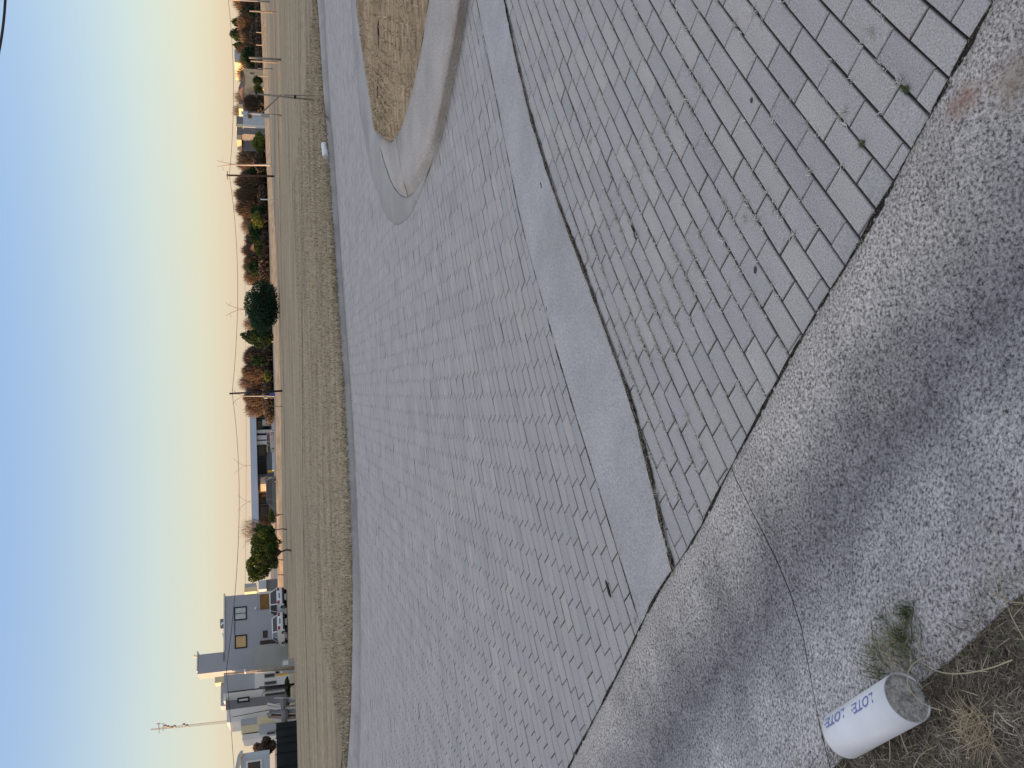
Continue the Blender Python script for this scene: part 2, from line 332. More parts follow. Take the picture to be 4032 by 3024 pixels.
def inside(P, poly):
    x, y = P[:, 0], P[:, 1]; c = np.zeros(len(P), bool); n = len(poly); j = n - 1
    for i in range(n):
        xi, yi = poly[i]; xj, yj = poly[j]
        t = ((yi > y) != (yj > y)) & (x < (xj - xi) * (y - yi) / (yj - yi + 1e-12) + xi); c ^= t; j = i
    return c
def strips(name, loops, zs, mat, smooth_=True, noise_z=0.0, uv=None, attr=None):
    n = len(loops[0]); V = []; A = []
    for k, (L, z) in enumerate(zip(loops, zs)):
        zz = (z if hasattr(z, '__len__') else np.full(n, z)) + rng.normal(0, noise_z, n); V.append(np.c_[L, zz]); A += [attr[k] if attr else 0] * n
    V = np.vstack(V); Fs = []
    for k in range(len(loops) - 1):
        a = k * n
        for i in range(n - 1): Fs.append((a + i, a + i + 1, a + n + i + 1, a + n + i))
    return mesh_np(name, V, Fs, mat, smooth_, {'across': A} if attr else None)
def flip(me): me.flip_normals(); return me

# ground to the horizon, a soil bed under the paving
gx = np.r_[-3000, -600, -120, -40, np.linspace(-20, 25, 20), 60, 160, 700, 3000]; gy = np.r_[-3000, -300, -40, np.linspace(-8, 26, 16), 60, 200, 800, 3500]
V = [(x, y, -.16) for y in gy for x in gx]; nx = len(gx)
struct('ground', mesh_np('ground', V, [(j * nx + i, j * nx + i + 1, (j + 1) * nx + i + 1, (j + 1) * nx + i) for j in range(len(gy) - 1) for i in range(nx - 1)], M['soil']))
kg = extend(kerb_gut, 45, 30); kb = extend(kerb_back, 45, 30)
bed = [(-25, -6, -.011), (45, -6, -.011)]
bm_ = MB(); bm_.add([(-45, -8, -.022), (60, -8, -.022), (60, 48, -.022), (-45, 20, -.022)], [(0, 1, 2, 3)]); struct('paving_bed', bm_.mesh('paving_bed', M['soil']))

# ---------------------------------------------------------------- paver rows
def heading(s):                                # direction of the rows along the base line, in degrees
    return np.interp(s, [-12, -6, -3.5, -1.6, .2, 1.5, 8], [56, 50, 45, 39.5, 33.5, 29.0, 27.0])
ss = np.arange(-14, 16, .02); th = np.radians(heading(ss))
bx_ = np.r_[0, np.cumsum(np.cos(th[:-1]) * .02)]; by_ = np.r_[0, np.cumsum(np.sin(th[:-1]) * .02)]
i0 = np.argmin(abs(ss)); P0 = np.array(g(2120, 1120)); bx_ += P0[0] - bx_[i0]; by_ += P0[1] - by_[i0]
NN = np.c_[-np.sin(th), np.cos(th)]; BB = np.c_[bx_, by_]
PL = .197
th_near = np.radians(np.interp(ss, [-12, -6, -3.5, -1.6, .2, 1.5, 8], [56, 50, 45, 40.5, 36.5, 33.5, 31.0]))
bx2 = np.r_[0, np.cumsum(np.cos(th_near[:-1]) * .02)]; by2 = np.r_[0, np.cumsum(np.sin(th_near[:-1]) * .02)]; bx2 += P0[0] - bx2[i0]; by2 += P0[1] - by2[i0]
def rows(t0, t1, w, BB=BB, NN=NN, th=th):
    out = []; k = 0; t = t0
    while t < t1:
        Q = BB + NN * (t + w / 2); d = np.r_[0, np.cumsum(np.linalg.norm(np.diff(Q, axis=0), axis=1))]
        off = (PL / 2 if k % 2 else 0) + random.uniform(-.012, .012) + (t * 0.013) % PL
        c = np.arange(off, d[-1], PL)
        x = np.interp(c, d, Q[:, 0]); y = np.interp(c, d, Q[:, 1]); a = np.interp(c, d, th)
        out.append(np.c_[x, y, a, np.full(len(c), w)]); t += w; k += 1
    return np.vstack(out)
def in_view(P, margin):
    a = P[:, :2]; z = np.zeros(len(P)); d = np.c_[a, z - H]
    dep = d @ _F; u = d @ _iR / dep; v = d @ _iD / dep
    mg = margin / np.maximum(dep, .5)
    return (dep > .4) & (abs(u) < 1512 / FPX + mg) & (abs(v) < 2016 / FPX + mg)
near_poly = np.vstack([edgeE[edgeE[:, 0] > strip_near[-1, 0]][::-1], extend(strip_near, 9, .02)])
road_poly = np.vstack([extend(strip_far, 9, .02), edgeE[edgeE[:, 0] < strip_far[-1, 0]], extend(pan_edge, 45, 30)[::-1]])
pn = rows(-2.8, 0.9, .087, np.c_[bx2, by2], np.c_[-np.sin(th_near), np.cos(th_near)], th_near)
pf = rows(-.6, 17, .0975)
pn = pn[in_view(pn, .6)]; pf = pf[in_view(pf, 1.2)]
def corners(P, gl=.004, gw=.0062):
    hl = (PL - gl) / 2; hw = (P[:, 3] - gw) / 2; ca, sa = np.cos(P[:, 2]), np.sin(P[:, 2]); out = []
    for sx, sy in ((-1, -1), (1, -1), (1, 1), (-1, 1)): out.append(np.c_[P[:, 0] + ca * sx * hl - sa * sy * hw, P[:, 1] + sa * sx * hl + ca * sy * hw])
    return np.stack(out, 1)
def sort_out(P, poly, lines, hole=None):
    Cn = corners(P); ins = np.stack([inside(Cn[:, k], poly) for k in range(4)], 1)
    if hole is not None: ins &= ~np.stack([inside(Cn[:, k], hole) for k in range(4)], 1)
    whole = ins.all(1); part_ = ins.any(1) & ~whole; cut = []
    for i in np.where(part_)[0]:
        pg = [tuple(c) for c in Cn[i]]; good = Cn[i][ins[i]].mean(0)
        for L in lines:
            d = np.linalg.norm(L - P[i, :2], axis=1); k = int(np.argmin(d))
            if d[k] > .16: continue
            k = min(max(k, 2), len(L) - 3); q = L[k]; tv = L[k + 1] - L[k - 1]; tv = tv / np.linalg.norm(tv); nv = np.array([-tv[1], tv[0]])
            if (good - q) @ nv < 0: nv = -nv
            q = q + nv * .003; new = []
            for a_, b_ in zip(pg, pg[1:] + pg[:1]):
                da = (np.array(a_) - q) @ nv; db = (np.array(b_) - q) @ nv
                if da >= 0: new.append(a_)
                if da * db < 0: t = da / (da - db); new.append((a_[0] + (b_[0] - a_[0]) * t, a_[1] + (b_[1] - a_[1]) * t))
            pg = new
            if len(pg) < 3: break
        if len(pg) >= 3:
            A = .5 * abs(sum(p[0] * q_[1] - q_[0] * p[1] for p, q_ in zip(pg, pg[1:] + pg[:1])))
            if A > .0004: cut.append(pg)
    return P[whole], cut
dense = lambda L, n=900: resample(L, n)
Pn, Cn_ = sort_out(pn, near_poly, [dense(strip_near), dense(edgeE, 1500)])
Pf, Cf_ = sort_out(pf, road_poly, [dense(strip_far), dense(edgeE, 1500), dense(isl_apron, 1500), dense(pan_edge)], isl_apron)

def paver_mesh(cx, cy, a, w, dz, tilt, tints, g_=.0045):
    n = len(cx); L = PL - g_; W = w - .0062; bv = .0038
    tpl = np.array([(-1, -1), (1, -1), (1, 1), (-1, 1)], float)
    def ring(hl, hw, z): return np.stack([tpl[:, 0][None] * hl[:, None], tpl[:, 1][None] * hw[:, None], np.broadcast_to(z[:, None], (n, 4))], 2)
    hl = np.full(n, L / 2); hw = W / 2
    r0 = ring(hl - bv, hw - bv, np.zeros(n)); r1 = ring(hl, hw, np.full(n, -bv)); r2 = ring(hl, hw, np.full(n, -.05))
    Vv = np.concatenate([r0, r1, r2], 1)
    z = Vv[:, :, 2] + dz[:, None] + Vv[:, :, 0] * tilt[:, 0:1] + Vv[:, :, 1] * tilt[:, 1:2]
    ca, sa = np.cos(a)[:, None], np.sin(a)[:, None]
    X = Vv[:, :, 0] * ca - Vv[:, :, 1] * sa + cx[:, None]; Y = Vv[:, :, 0] * sa + Vv[:, :, 1] * ca + cy[:, None]
    VV = np.stack([X, Y, z], 2).reshape(-1, 3)
    f = [(0, 1, 2, 3)]
    for k in range(4):
        k2 = (k + 1) % 4; f += [(k, 4 + k, 4 + k2, k2), (4 + k, 8 + k, 8 + k2, 4 + k2)]
    f = np.array(f); FF = (f[None] + 12 * np.arange(n)[:, None, None]).reshape(-1, 4)
    return VV, FF, np.repeat(tints, 12)
EDGE_DARK12 = np.array([0] * 4 + [.85] * 4 + [1] * 4, float)  # chamfers and sides darkened in colour so the row lines show
def lay(P, rootname, wid, cuts):
    root = bpy.data.objects.new(rootname, None); C.objects.link(root); root['kind'] = 'structure'
    dep = np.c_[P[:, :2], np.full(len(P), -H)] @ _F; vis = in_view(P, 0.0)
    o = np.argsort(np.where(vis, dep, dep + 100)); P = P[o]; k = min(300, len(P))
    tints = np.clip(rng.normal(.5, .2, len(P)), 0, 1); dz = rng.normal(0, .0011, len(P)); tl = rng.normal(0, .011, (len(P), 2))
    var = []
    z1 = np.zeros(1)
    for q in range(24):
        tt = rng.normal(0, .011, (1, 2)); VV, FF, tn = paver_mesh(z1, z1, z1, np.array([wid]), z1, tt, np.array([q / 23.0]))
        var.append(mesh_np('paver', VV, FF, M['paver'], False, {'tint': tn, 'dirt': np.tile(EDGE_DARK12, 1)}))
    for i in range(k):
        me = var[int(np.clip(round(tints[i] * 23), 0, 23))]
        ob = bpy.data.objects.new('paver', me); C.objects.link(ob); ob.parent = root
        ob.location = (P[i, 0], P[i, 1], dz[i]); ob.rotation_euler = (0, 0, P[i, 2] + random.choice((0, math.pi)) + random.gauss(0, .004))
    V = []; F_ = []; tn = []
    for pg in cuts:                            # stones cut to the edges
        m_ = len(pg); c = np.mean(pg, 0); b = len(V); z = random.gauss(0, .001); tt = min(1, max(0, random.gauss(.5, .2)))
        for (sc, zz) in ((.94, z), (1, z - .005), (1, -.05)): V += [(c[0] + (p[0] - c[0]) * sc, c[1] + (p[1] - c[1]) * sc, zz) for p in pg]
        tn += [tt] * (3 * m_)
        for q in range(1, m_ - 1): F_.append((b, b + q, b + q + 1, b + q + 1))
        for q in range(m_):
            q2 = (q + 1) % m_; F_ += [(b + q, b + m_ + q, b + m_ + q2, b + q2), (b + m_ + q, b + 2 * m_ + q, b + 2 * m_ + q2, b + m_ + q2)]
    if V:
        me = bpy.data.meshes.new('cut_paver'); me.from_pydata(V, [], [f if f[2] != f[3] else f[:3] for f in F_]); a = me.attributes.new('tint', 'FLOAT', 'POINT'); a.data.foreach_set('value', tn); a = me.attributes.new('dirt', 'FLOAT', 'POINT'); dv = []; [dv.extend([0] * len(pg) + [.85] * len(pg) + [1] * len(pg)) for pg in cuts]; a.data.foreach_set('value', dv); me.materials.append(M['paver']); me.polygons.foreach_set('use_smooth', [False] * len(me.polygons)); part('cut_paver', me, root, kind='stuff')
    if len(P) > k:
        Q = P[k:]; VV, FF, tn = paver_mesh(Q[:, 0], Q[:, 1], Q[:, 2] + rng.normal(0, .004, len(Q)), Q[:, 3], dz[k:], tl[k:], tints[k:])
        part('paver', mesh_np('paver_field', VV, FF, M['paver'], False, {'tint': tn, 'dirt': np.tile(EDGE_DARK12, len(Q))}), root, kind='stuff')
    return root
road = lay(Pf, 'road', .0975, Cf_)
pave = lay(Pn, 'pavement', .087, Cn_)

# concrete drain strip between the two paved fields
def slab(name, A, B, z, thick, mat, n=120, nz=.0004, parent=None, wob=.004):
    A = resample(A, n) + rng.normal(0, wob, (n, 2)) * 0.4; B = resample(B, n) + rng.normal(0, wob, (n, 2)) * 0.4
    A_ = smooth(A, 1); B_ = smooth(B, 1)
    mids = [A_ + (B_ - A_) * t for t in (.02, .25, .5, .75, .98)]
    loops = [A_, A_] + mids + [B_, B_]; zs = [z - thick, z - .003] + [z + .0, z - .002, z - .004, z - .002, z] + [z - .003, z - thick]
    me = strips(name, loops, zs, mat, True, nz); return me
sn = extend(strip_near, 12, .12); sf = extend(strip_far, 12, .0)
sme = slab('drain_strip', sf, sn, .006, .05, M['strip']); sme.flip_normals() if sme.polygons[5 * 119].normal.z < 0 else None
struct('drain_strip', sme)

# soil and debris seams
def seam(A, width, wvar, z, name, seed=0, jitter=.35):
    n = int(np.sum(np.linalg.norm(np.diff(A, axis=0), axis=1)) / .012); A = resample(A, max(n, 20)); n = len(A)
    T = np.gradient(A, axis=0); T /= np.linalg.norm(T, axis=1)[:, None]; N = np.c_[-T[:, 1], T[:, 0]]
    w = np.interp(np.arange(n), np.arange(0, n, 7), rng.uniform(1 - wvar, 1 + wvar, len(np.arange(0, n, 7)))) * width
    return strips(name, [A - N * w[:, None], A + N * (w * rng.uniform(.6, 1.1, n))[:, None]], [z, z], M['soil'], False, .0006)
me = seam(sn[:-1], .013, .5, .0072, 'seam'); o = part('soil_seam', me, None, kind='stuff'); tag(o, 'dark soil and dry grass debris packed along the near edge of the concrete drain strip', 'soil')
me = seam(strip_far, .004, .8, .0068, 'seam'); o = part('soil_seam', me, None, kind='stuff'); tag(o, 'thin dark dirt line along the far edge of the concrete drain strip', 'soil')

# near rolled gutter of two slabs
prof_t = [0, .05, .16, .28, .38, .48, .60, .74, .88, 1.0]
prof_z = [.007, .009, .004, -.006, -.012, -.013, -.002, .028, .058, ZB]
jx = [(2890, 1850), (2935, 1950), (3000, 2100), (3060, 2220), (3110, 2330), (3150, 2480), (3180, 2650), (3215, 2830), (3250, 3024)]
E_, B_ = edgeE, edgeB
def cross(i, t): return E_[i] + (B_[i] - E_[i]) * t
jpts = np.array([g(x, y, z) for (x, y), z in zip(jx, np.interp(np.linspace(0, 1, 9), prof_t, prof_z))])
jidx = [int(np.argmin([np.linalg.norm(cross(i, t) - p) for i in range(len(E_))])) for t, p in zip(np.linspace(0, 1, 9), jpts)]
jt = np.polyval(np.polyfit(np.linspace(0, 1, 9), jidx, 3), prof_t)
gut = bpy.data.objects.new('gutter', None); C.objects.link(gut); gut['kind'] = 'structure'
for side in (0, 1):
    loops = []; zs = []; at_ = []; n = 150
    tt = np.array([0.0, 0.0] + prof_t[1:] + [1.0]); zz = np.array([-.05] + prof_z + [-.05])
    for t, z in zip(tt, zz):
        jc = np.interp(t, prof_t, jt); gap = .038
        idx = np.linspace(0, jc - gap, n) if side == 0 else np.linspace(jc + gap, len(E_) - 1, n)
        ex = np.interp(idx, np.arange(len(E_)), E_[:, 0]); ey = np.interp(idx, np.arange(len(E_)), E_[:, 1])
        bx = np.interp(idx, np.arange(len(B_)), B_[:, 0]); by = np.interp(idx, np.arange(len(B_)), B_[:, 1])
        L = np.c_[ex + (bx - ex) * t, ey + (by - ey) * t]
        if t == 0: L = L + np.c_[np.sin(idx * 2.1) * .002 + rng.normal(0, .0016, n), rng.normal(0, .0016, n)]
        loops.append(L); zs.append(z); at_.append(t)
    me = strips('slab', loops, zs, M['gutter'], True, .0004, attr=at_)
    if me.polygons[4 * (n - 1)].normal.z < 0: me.flip_normals()
    part('slab', me, gut)
me = seam(edgeE[edgeE[:, 0] > -4], .006, .8, .0078, 'seam'); o = part('soil_seam', me, None, kind='stuff'); tag(o, 'dark crack of soil between the block paving and the rough concrete gutter', 'soil')

# far kerb and its pan
pan_in = kerb_gut - (kerb_back - kerb_gut) / np.linalg.norm(kerb_back - kerb_gut, axis=1)[:, None] * .34
kk = [extend(pan_in, 45, 30), extend(kerb_gut, 45, 30), extend(kerb_gut + (kerb_back - kerb_gut) * .10, 45, 30), extend(kerb_gut + (kerb_back - kerb_gut) * .8, 45, 30), extend(kerb_back, 45, 30)]
me = strips('kerb', [kk[1], kk[2], kk[3], kk[4], kk[4]], [.006, .075, .115, .12, 0], M['apron'], True)
if me.polygons[2 * 61].normal.z < 0: me.flip_normals()
struct('kerb', me)
me = strips('kerb_pan', [kk[0], kk[0], kk[1]], [-.03, .007, .004], M['apron'], True)
if me.polygons[61].normal.z < 0: me.flip_normals()
struct('kerb_pan', me)

# traffic island
isl = bpy.data.objects.new('traffic_island', None); C.objects.link(isl); tag(isl, 'long pointed traffic island of dry grass inside a pale sloped concrete kerb', 'traffic island')
base = isl_top + (isl_apron - isl_top) * .25
me = strips('apron', [isl_apron, isl_apron, base], [-.03, .008, .018], M['apron'], True, .0005)
if me.polygons[119].normal.z < 0: me.flip_normals()
part('apron', me, isl)
mid = isl_top + (isl_in - isl_top) * .12
for a_i, b_i in ((0, 20), (21, 51), (52, 92), (93, 119)):      # cast in lengths with a thin joint between them
    def piece(L):
        q = L[a_i:b_i + 1].copy(); q[0] += (q[1] - q[0]) * .03; nxt = L[min(b_i + 1, 119)]; q[-1] = q[-1] + (nxt - q[-1]) * .90; return q
    kl = [base, base, isl_top + (base - isl_top) * .15, isl_top, mid, isl_in, isl_in]
    me = strips('kerb_length', [piece(L) for L in kl], [-.01, .012, .068, .083, .09, .094, .03], M['kerb'], True, .0012)
    nn_ = b_i - a_i + 1
    if me.polygons[4 * (nn_ - 1)].normal.z < 0: me.flip_normals()
    part('kerb_length', me, isl)
n = 120; ctr = (isl_in + isl_in[::-1]) / 2
loops = [isl_in + (ctr - isl_in) * t for t in (0, .12, .3, .6, 1.0)]
def mound(t): return .090 + .05 * (1 - (1 - t) ** 2)
me = strips('turf', loops, [mound(t) for t in (0, .12, .3, .6, 1.0)], M['islet'], True, .006)
if me.polygons[119].normal.z < 0: me.flip_normals()
part('turf', me, isl)

# field beyond the kerb: strips widening to the horizon
fs = [kk[4]]
z_f = [.118]
base_n = len(kk[4]); tb = np.linspace(-1, 1, base_n)
last = kk[4]
for d, z, wx in ((.15, .14, 0), (.5, .12, 0), (1.2, .10, 0), (2.5, .08, 5), (5, .06, 15), (9, .03, 30), (16, .01, 60), (40, 0, 100), (100, 0, 200), (400, 0, 500), (2800, 0, 2600)):
    L = last.copy(); sgn = np.sign(kk[4][0, 0] - kk[4][-1, 0]); L = kk[4] + np.array([0, d]); L[:, 0] += sgn * -tb * wx * (1 if True else 0); 
    if d > 30: L[:, 1] = L[:, 1].mean() + (L[:, 1] - L[:, 1].mean()) * .1
    fs.append(L); z_f.append(z)
def refine(L, n=400): return resample(L, n)
fs = [refine(L) for L in fs]
me = strips('field', fs, z_f, M['field'], True, .004)
if me.polygons[399 * 5].normal.z < 0: me.flip_normals()
struct('field', me)

# verge at the near left
vo = [edgeB, edgeB + np.array([-.25, -.2]), edgeB + np.array([-1.2, -1.0]), edgeB + np.array([-30, -25])]
me = strips('verge', vo, [ZB - .012, ZB - .005, ZB, ZB], M['verge'], True, .003)
if me.polygons[230].normal.z < 0: me.flip_normals()
struct('verge', me)

# ---------------------------------------------------------------- tracks and road across the field
def sheet(name, pa, pb, z, mat, grow=True, kind='structure'):
    A = curve(pa, 0); B = curve(pb, 0)
    if grow: A = extend(np.vstack([resample(A, 30)]), 60, 60); B = extend(np.vstack([resample(B, 30)]), 60, 60)
    A = resample(A, 60); B = resample(B, 60)
    me = strips(name, [A, B], [z, z], mat, False)
    if me.polygons[0].normal.z < 0: me.flip_normals()
    return struct(name, me)
def bank(name, near, far, mat):
    A = []; B = []
    for (xa, ya), (xb, yb) in zip(near, far):
        p = g(xa, ya); d = ray(xb, yb); D = p[1] + 6; q = EYE + d * (D / d[1]); A.append((*p, .004)); B.append(tuple(q))
    A = [tuple(np.array(A[0]) * 2 - np.array(A[1]))] + A + [tuple(np.array(A[-1]) * 2 - np.array(A[-2]))]; B = [tuple(np.array(B[0]) * 2 - np.array(B[1]))] + B + [tuple(np.array(B[-1]) * 2 - np.array(B[-2]))]
    A = np.array(A); B = np.array(B); t = np.linspace(0, len(A) - 1, 240); ip = lambda Z: np.stack([np.interp(t, np.arange(len(Z)), Z[:, k]) for k in range(3)], 1)
    A = ip(A); B = ip(B); loops = []
    for f in np.linspace(0, 1, 7):
        Q = A + (B - A) * f; Q[:, 2] += rng.normal(0, .02, 240) * (f > 0) + .04 * math.sin(f * 14) * (0 < f < 1); loops.append(Q)
    C_ = B + np.array([0, 3, 0]); C_[:, 2] = .0; loops.append(B + np.array([0, 1.2, 0])); loops.append(C_)
    V = np.vstack(loops); F_ = [(k * 240 + i, k * 240 + i + 1, (k + 1) * 240 + i + 1, (k + 1) * 240 + i) for k in range(len(loops) - 1) for i in range(239)]
    me = mesh_np(name, V, F_, mat, True)
    if me.polygons[0].normal.z < 0: me.flip_normals()
    return struct(name, me)
bank('dirt_track', [(1046, 50), (1056, 330), (1065, 600), (1083, 900), (1095, 1200), (1107, 1600), (1111, 2000), (1116, 2330)], [(1027, 50), (1038, 330), (1047, 600), (1064, 900), (1075, 1200), (1086, 1600), (1089, 2000), (1094, 2330)], M['track'])
sheet('road_beyond', [(1085, 1480), (1085.5, 1700), (1088, 2000), (1093, 2330)], [(1073, 1480), (1070, 1700), (1074, 2000), (1080, 2330)], .02, M['asphalt'])
sheet('footpath', [(1083, 60), (1086, 300), (1098, 560), (1104, 850), (1112, 1200), (1117, 1500), (1124, 1900)], [(1074, 60), (1078, 300), (1093, 560), (1101, 850), (1107, 1200), (1112.5, 1500), (1121, 1900)], .018, M['dirt'])
sheet('footpath', [(1188, 700), (1190, 1000), (1193, 1400), (1192, 1800), (1198, 2300), (1215, 2800)], [(1181, 700), (1182, 1000), (1186, 1400), (1187, 1800), (1192, 2300), (1208, 2800)], .02, M['field'])

# ---------------------------------------------------------------- grass blades
def blades(name, P, z, length, width, lean, tint, mat, seg=3, curl=.6, az=None):
    n = len(P); a = rng.uniform(0, 2 * np.pi, n) if az is None else rng.normal(az[0], az[1], n); L = rng.uniform(*length, n); W = rng.uniform(*width, n); ln = rng.uniform(*lean, n)
    dirx, diry = np.cos(a), np.sin(a); px, py = -diry, dirx
    V = np.zeros((n, 2 * (seg + 1), 3)); z = np.asarray(z) if hasattr(z, '__len__') else np.full(n, z)
    cx = np.zeros(n); cz = np.zeros(n); ang = ln.copy()
    for s in range(seg + 1):
        w = W * (1 - s / seg * .85) / 2
        for q, sg in ((0, -1), (1, 1)):
            V[:, 2 * s + q, 0] = P[:, 0] + dirx * cx + sg * px * w; V[:, 2 * s + q, 1] = P[:, 1] + diry * cx + sg * py * w; V[:, 2 * s + q, 2] = z + cz
        cx = cx + np.sin(ang) * L / seg; cz = np.maximum(cz + np.cos(ang) * L / seg, .001); ang = ang + rng.uniform(-.1, curl, n)
    f = np.array([(2 * s, 2 * s + 1, 2 * s + 3, 2 * s + 2) for s in range(seg)])
    FF = (f[None] + 2 * (seg + 1) * np.arange(n)[:, None, None]).reshape(-1, 4)
    tn = np.repeat(tint, 2 * (seg + 1))
    return mesh_np(name, V.reshape(-1, 3), FF, mat, False, {'tint': tn})
# verge blades, bottom left of the scene
idx = rng.uniform(40, 95, 70000); off = rng.uniform(-.025, .8, 70000)
ii = idx.astype(int); fr = (idx - ii)[:, None]
Bp = edgeB[ii] * (1 - fr) + edgeB[np.minimum(ii + 1, 219)] * fr
Nn = np.array([-.62, -.78]); P = Bp + Nn * off[:, None] + rng.normal(0, .006, (70000, 2))
P = P[in_view(np.c_[P, P], .12)]
P = P[:60000]
tn = np.clip(rng.beta(1.7, 2.6, len(P)), 0, .9); gsel = rng.random(len(P)) < .05; tn[gsel] = rng.uniform(.93, 1, gsel.sum())
cl = np.sin(P[:, 0] * 21 + 1) * np.cos(P[:, 1] * 17) ; tn = np.where(gsel, tn, np.clip(tn + cl * .15, 0, .9))
o = part('grass', blades('grass', P, ZB - .01, (.018, .055), (.0012, .0036), (.9, 1.56), tn, blade_mat('matted_thatch', [(0, (.065, .052, .04)), (.3, (.15, .125, .095)), (.6, (.28, .24, .185)), (.82, (.45, .40, .31)), (.9, (.58, .54, .44)), (.93, (.08, .11, .045)), (1, (.12, .15, .06))])), None, kind='stuff'); tag(o, 'matted dry grass covering the ground beside the near concrete gutter', 'grass')
# long straws
st = MB(); sc_ = []
for k in range(60):
    i = random.randrange(45, 82); p = edgeB[i] + Nn * random.uniform(.0, .55)
    a = random.uniform(0, 6.28); L = random.uniform(.12, .32); c = random.uniform(-3.2, 3.2); pts = []; x, y = p
    for s in range(9):
        pts.append((x, y, ZB + .012 + .035 * math.sin(math.pi * s / 8))); x += math.cos(a) * L / 8; y += math.sin(a) * L / 8; a += c / 8
    st.tube(pts, [.0014] * 6 + [.001, .0008, .0005], 4)
st_mat = plain('long_straw', (.42, .36, .24), .8, .2, 9)
o = part('straw', st.mesh('straw', st_mat), None, kind='stuff'); tag(o, 'long curled straw stems lying over the dry grass by the near gutter', 'straw')
# green weeds beside the marker tube
def tuft(name, c, r, n, z, length, mat, label, width=(.0015, .003), lean=(.1, 1.0), tints=(0, 1), group=None, cat='weed', az=None):
    a = rng.uniform(0, 6.28, n); q = r * np.sqrt(rng.random(n)); P = np.c_[c[0] + q * np.cos(a), c[1] + q * np.sin(a)]
    o = part(name, blades(name, P, z, length, width, lean, rng.uniform(*tints, n), mat, az=az), None); tag(o, label, cat, group); return o
zt = .06
tuft('weed_clump', g(3610, 2610, zt), .05, 260, .045, (.03, .15), M['green_blade'], 'dark green grass clump growing at the open end of the near marker tube', lean=(.7, 1.5), az=(.55, .5))
tuft('weed_clump', g(3480, 2640, zt), .045, 150, .05, (.03, .11), M['green_blade'], 'thin yellowish green weeds growing along the gutter side of the near marker tube', lean=(.6, 1.5), tints=(.45, 1), az=(.5, .7))
tuft('weed_clump', g(3560, 2650, zt), .06, 130, .05, (.03, .13), M['straw'], 'dry straw blades mixed into the weeds against the near marker tube', lean=(.8, 1.5), az=(.5, .8), tints=(.3, .9))
tuft('weed_clump', g(3585, 2410, .045), .012, 120, .04, (.02, .06), M['green_blade'], 'small upright green sprig on the concrete above the near marker tube')
tuft('weed_clump', g(3480, 2440, .04), .009, 26, .035, (.02, .05), M['green_blade'], 'wispy dark sprig on the concrete left of the green one', tints=(0, .6))
tuft('weed_clump', g(3560, 2500, .05), .016, 90, .045, (.02, .08), M['green_blade'], 'thin row of green blades between the clump and the sprig', tints=(.3, 1))
rr = MB()
for a, b in (((3540, 2620), (3480, 2380)), ((3600, 2640), (3600, 2370)), ((3640, 2600), (3625, 2490)), ((3500, 2640), (3430, 2450))):
    p = g(*a, .055); q = g(*b, .05); pts = [(p[0] + (q[0] - p[0]) * t + random.uniform(-.004, .004), p[1] + (q[1] - p[1]) * t + random.uniform(-.004, .004), .055 - .008 * t + .012 * math.sin(t * 3.1)) for t in np.linspace(0, 1, 7)]
    rr.tube(pts, .0009, 4)
o = part('runner_grass', rr.mesh('runner_grass', plain('runner', (.06, .07, .035), .8)), None); tag(o, 'dark creeping grass runners reaching over the gutter from the marker tube', 'weed')
tuft('weed_clump', g(3840, 2870, ZB), .045, 170, ZB, (.03, .08), blade_mat('seed_head', [(0, (.26, .20, .13)), (1, (.52, .44, .30))]), 'pale brown feathery seed tuft in the dry grass below the near marker tube', lean=(.6, 1.5))

# weeds in the joints
jw = [(3434, 125, 'dead', 'pale dried weed star in the joint nearest the top right corner'), (3571, 350, 'green', 'small bright green moss tuft in a paver joint beside the reddish stain'),
      (3545, 320, 'dead', 'dusty grey dried tuft just above the green moss tuft'), (3398, 565, 'green', 'small olive weed in a joint below the green moss tuft'),
      (3325, 445, 'dead', 'small whitish weed at the corner of a large near paver'), (2325, 555, 'dead', 'whitish dry weed patch in a joint beside the strip'),
      (2937, 860, 'dead', 'pale weed star in a joint right of the dark pebble'), (3940, 25, 'dead', 'brown dried weed in the gutter crack at the top corner'),
      (3400, 960, 'dead', 'straw coloured weed in the crack between paving and gutter'), (2590, 1940, 'dead', 'brown dry grass tuft between the strip and the pavers'),
      (2500, 2445, 'dead', 'small brown tuft at the end of the drain strip'), (3190, 680, 'dead', 'small pale weed at a cross joint'), (1412, 212, 'green', 'tiny green weed against the far side of the traffic island')]
for x, y, k, lab in jw:
    d = math.hypot(*g(x, y)); s = 1.0 + .06 * d
    if k == 'dead': tuft('weed', g(x, y), .010 * s, 26, .001, (.010 * s, .024 * s), M['dead_weed'], lab, width=(.0015 * s, .003 * s), lean=(.4, 1.4), tints=(.1, 1))
    else: tuft('weed', g(x, y), .009 * s, 90, .001, (.006 * s, .018 * s), M['green_blade'], lab, width=(.001, .002), tints=(.3, 1))
# tiny dead stems scattered in the joints of the near paving
def joint_points(P, n, region=None):
    k = rng.integers(0, len(P), n); a = P[k, 2]; s = rng.uniform(-.5, .5, n) * PL; w = P[k, 3] / 2
    return np.c_[P[k, 0] + np.cos(a) * s - np.sin(a) * w, P[k, 1] + np.sin(a) * s + np.cos(a) * w]
cand = joint_points(Pn, 9000); v = np.array([(cand[i] @ np.array([.6, .8])) for i in range(len(cand))])
dens = np.exp(-((np.linalg.norm(cand - np.array(g(2480, 1250)), axis=1) / .75) ** 2)) + .10
dens2 = (np.sin(cand[:, 0] * 9.0 + cand[:, 1] * 4) + 1) / 2
keep = rng.random(len(cand)) < dens * (.15 + dens2) * .8; Pj = cand[keep]
Pj = np.repeat(Pj, 6, axis=0) + rng.normal(0, .006, (len(Pj) * 6, 2))
cf = joint_points(Pf, 1500)[: 500]
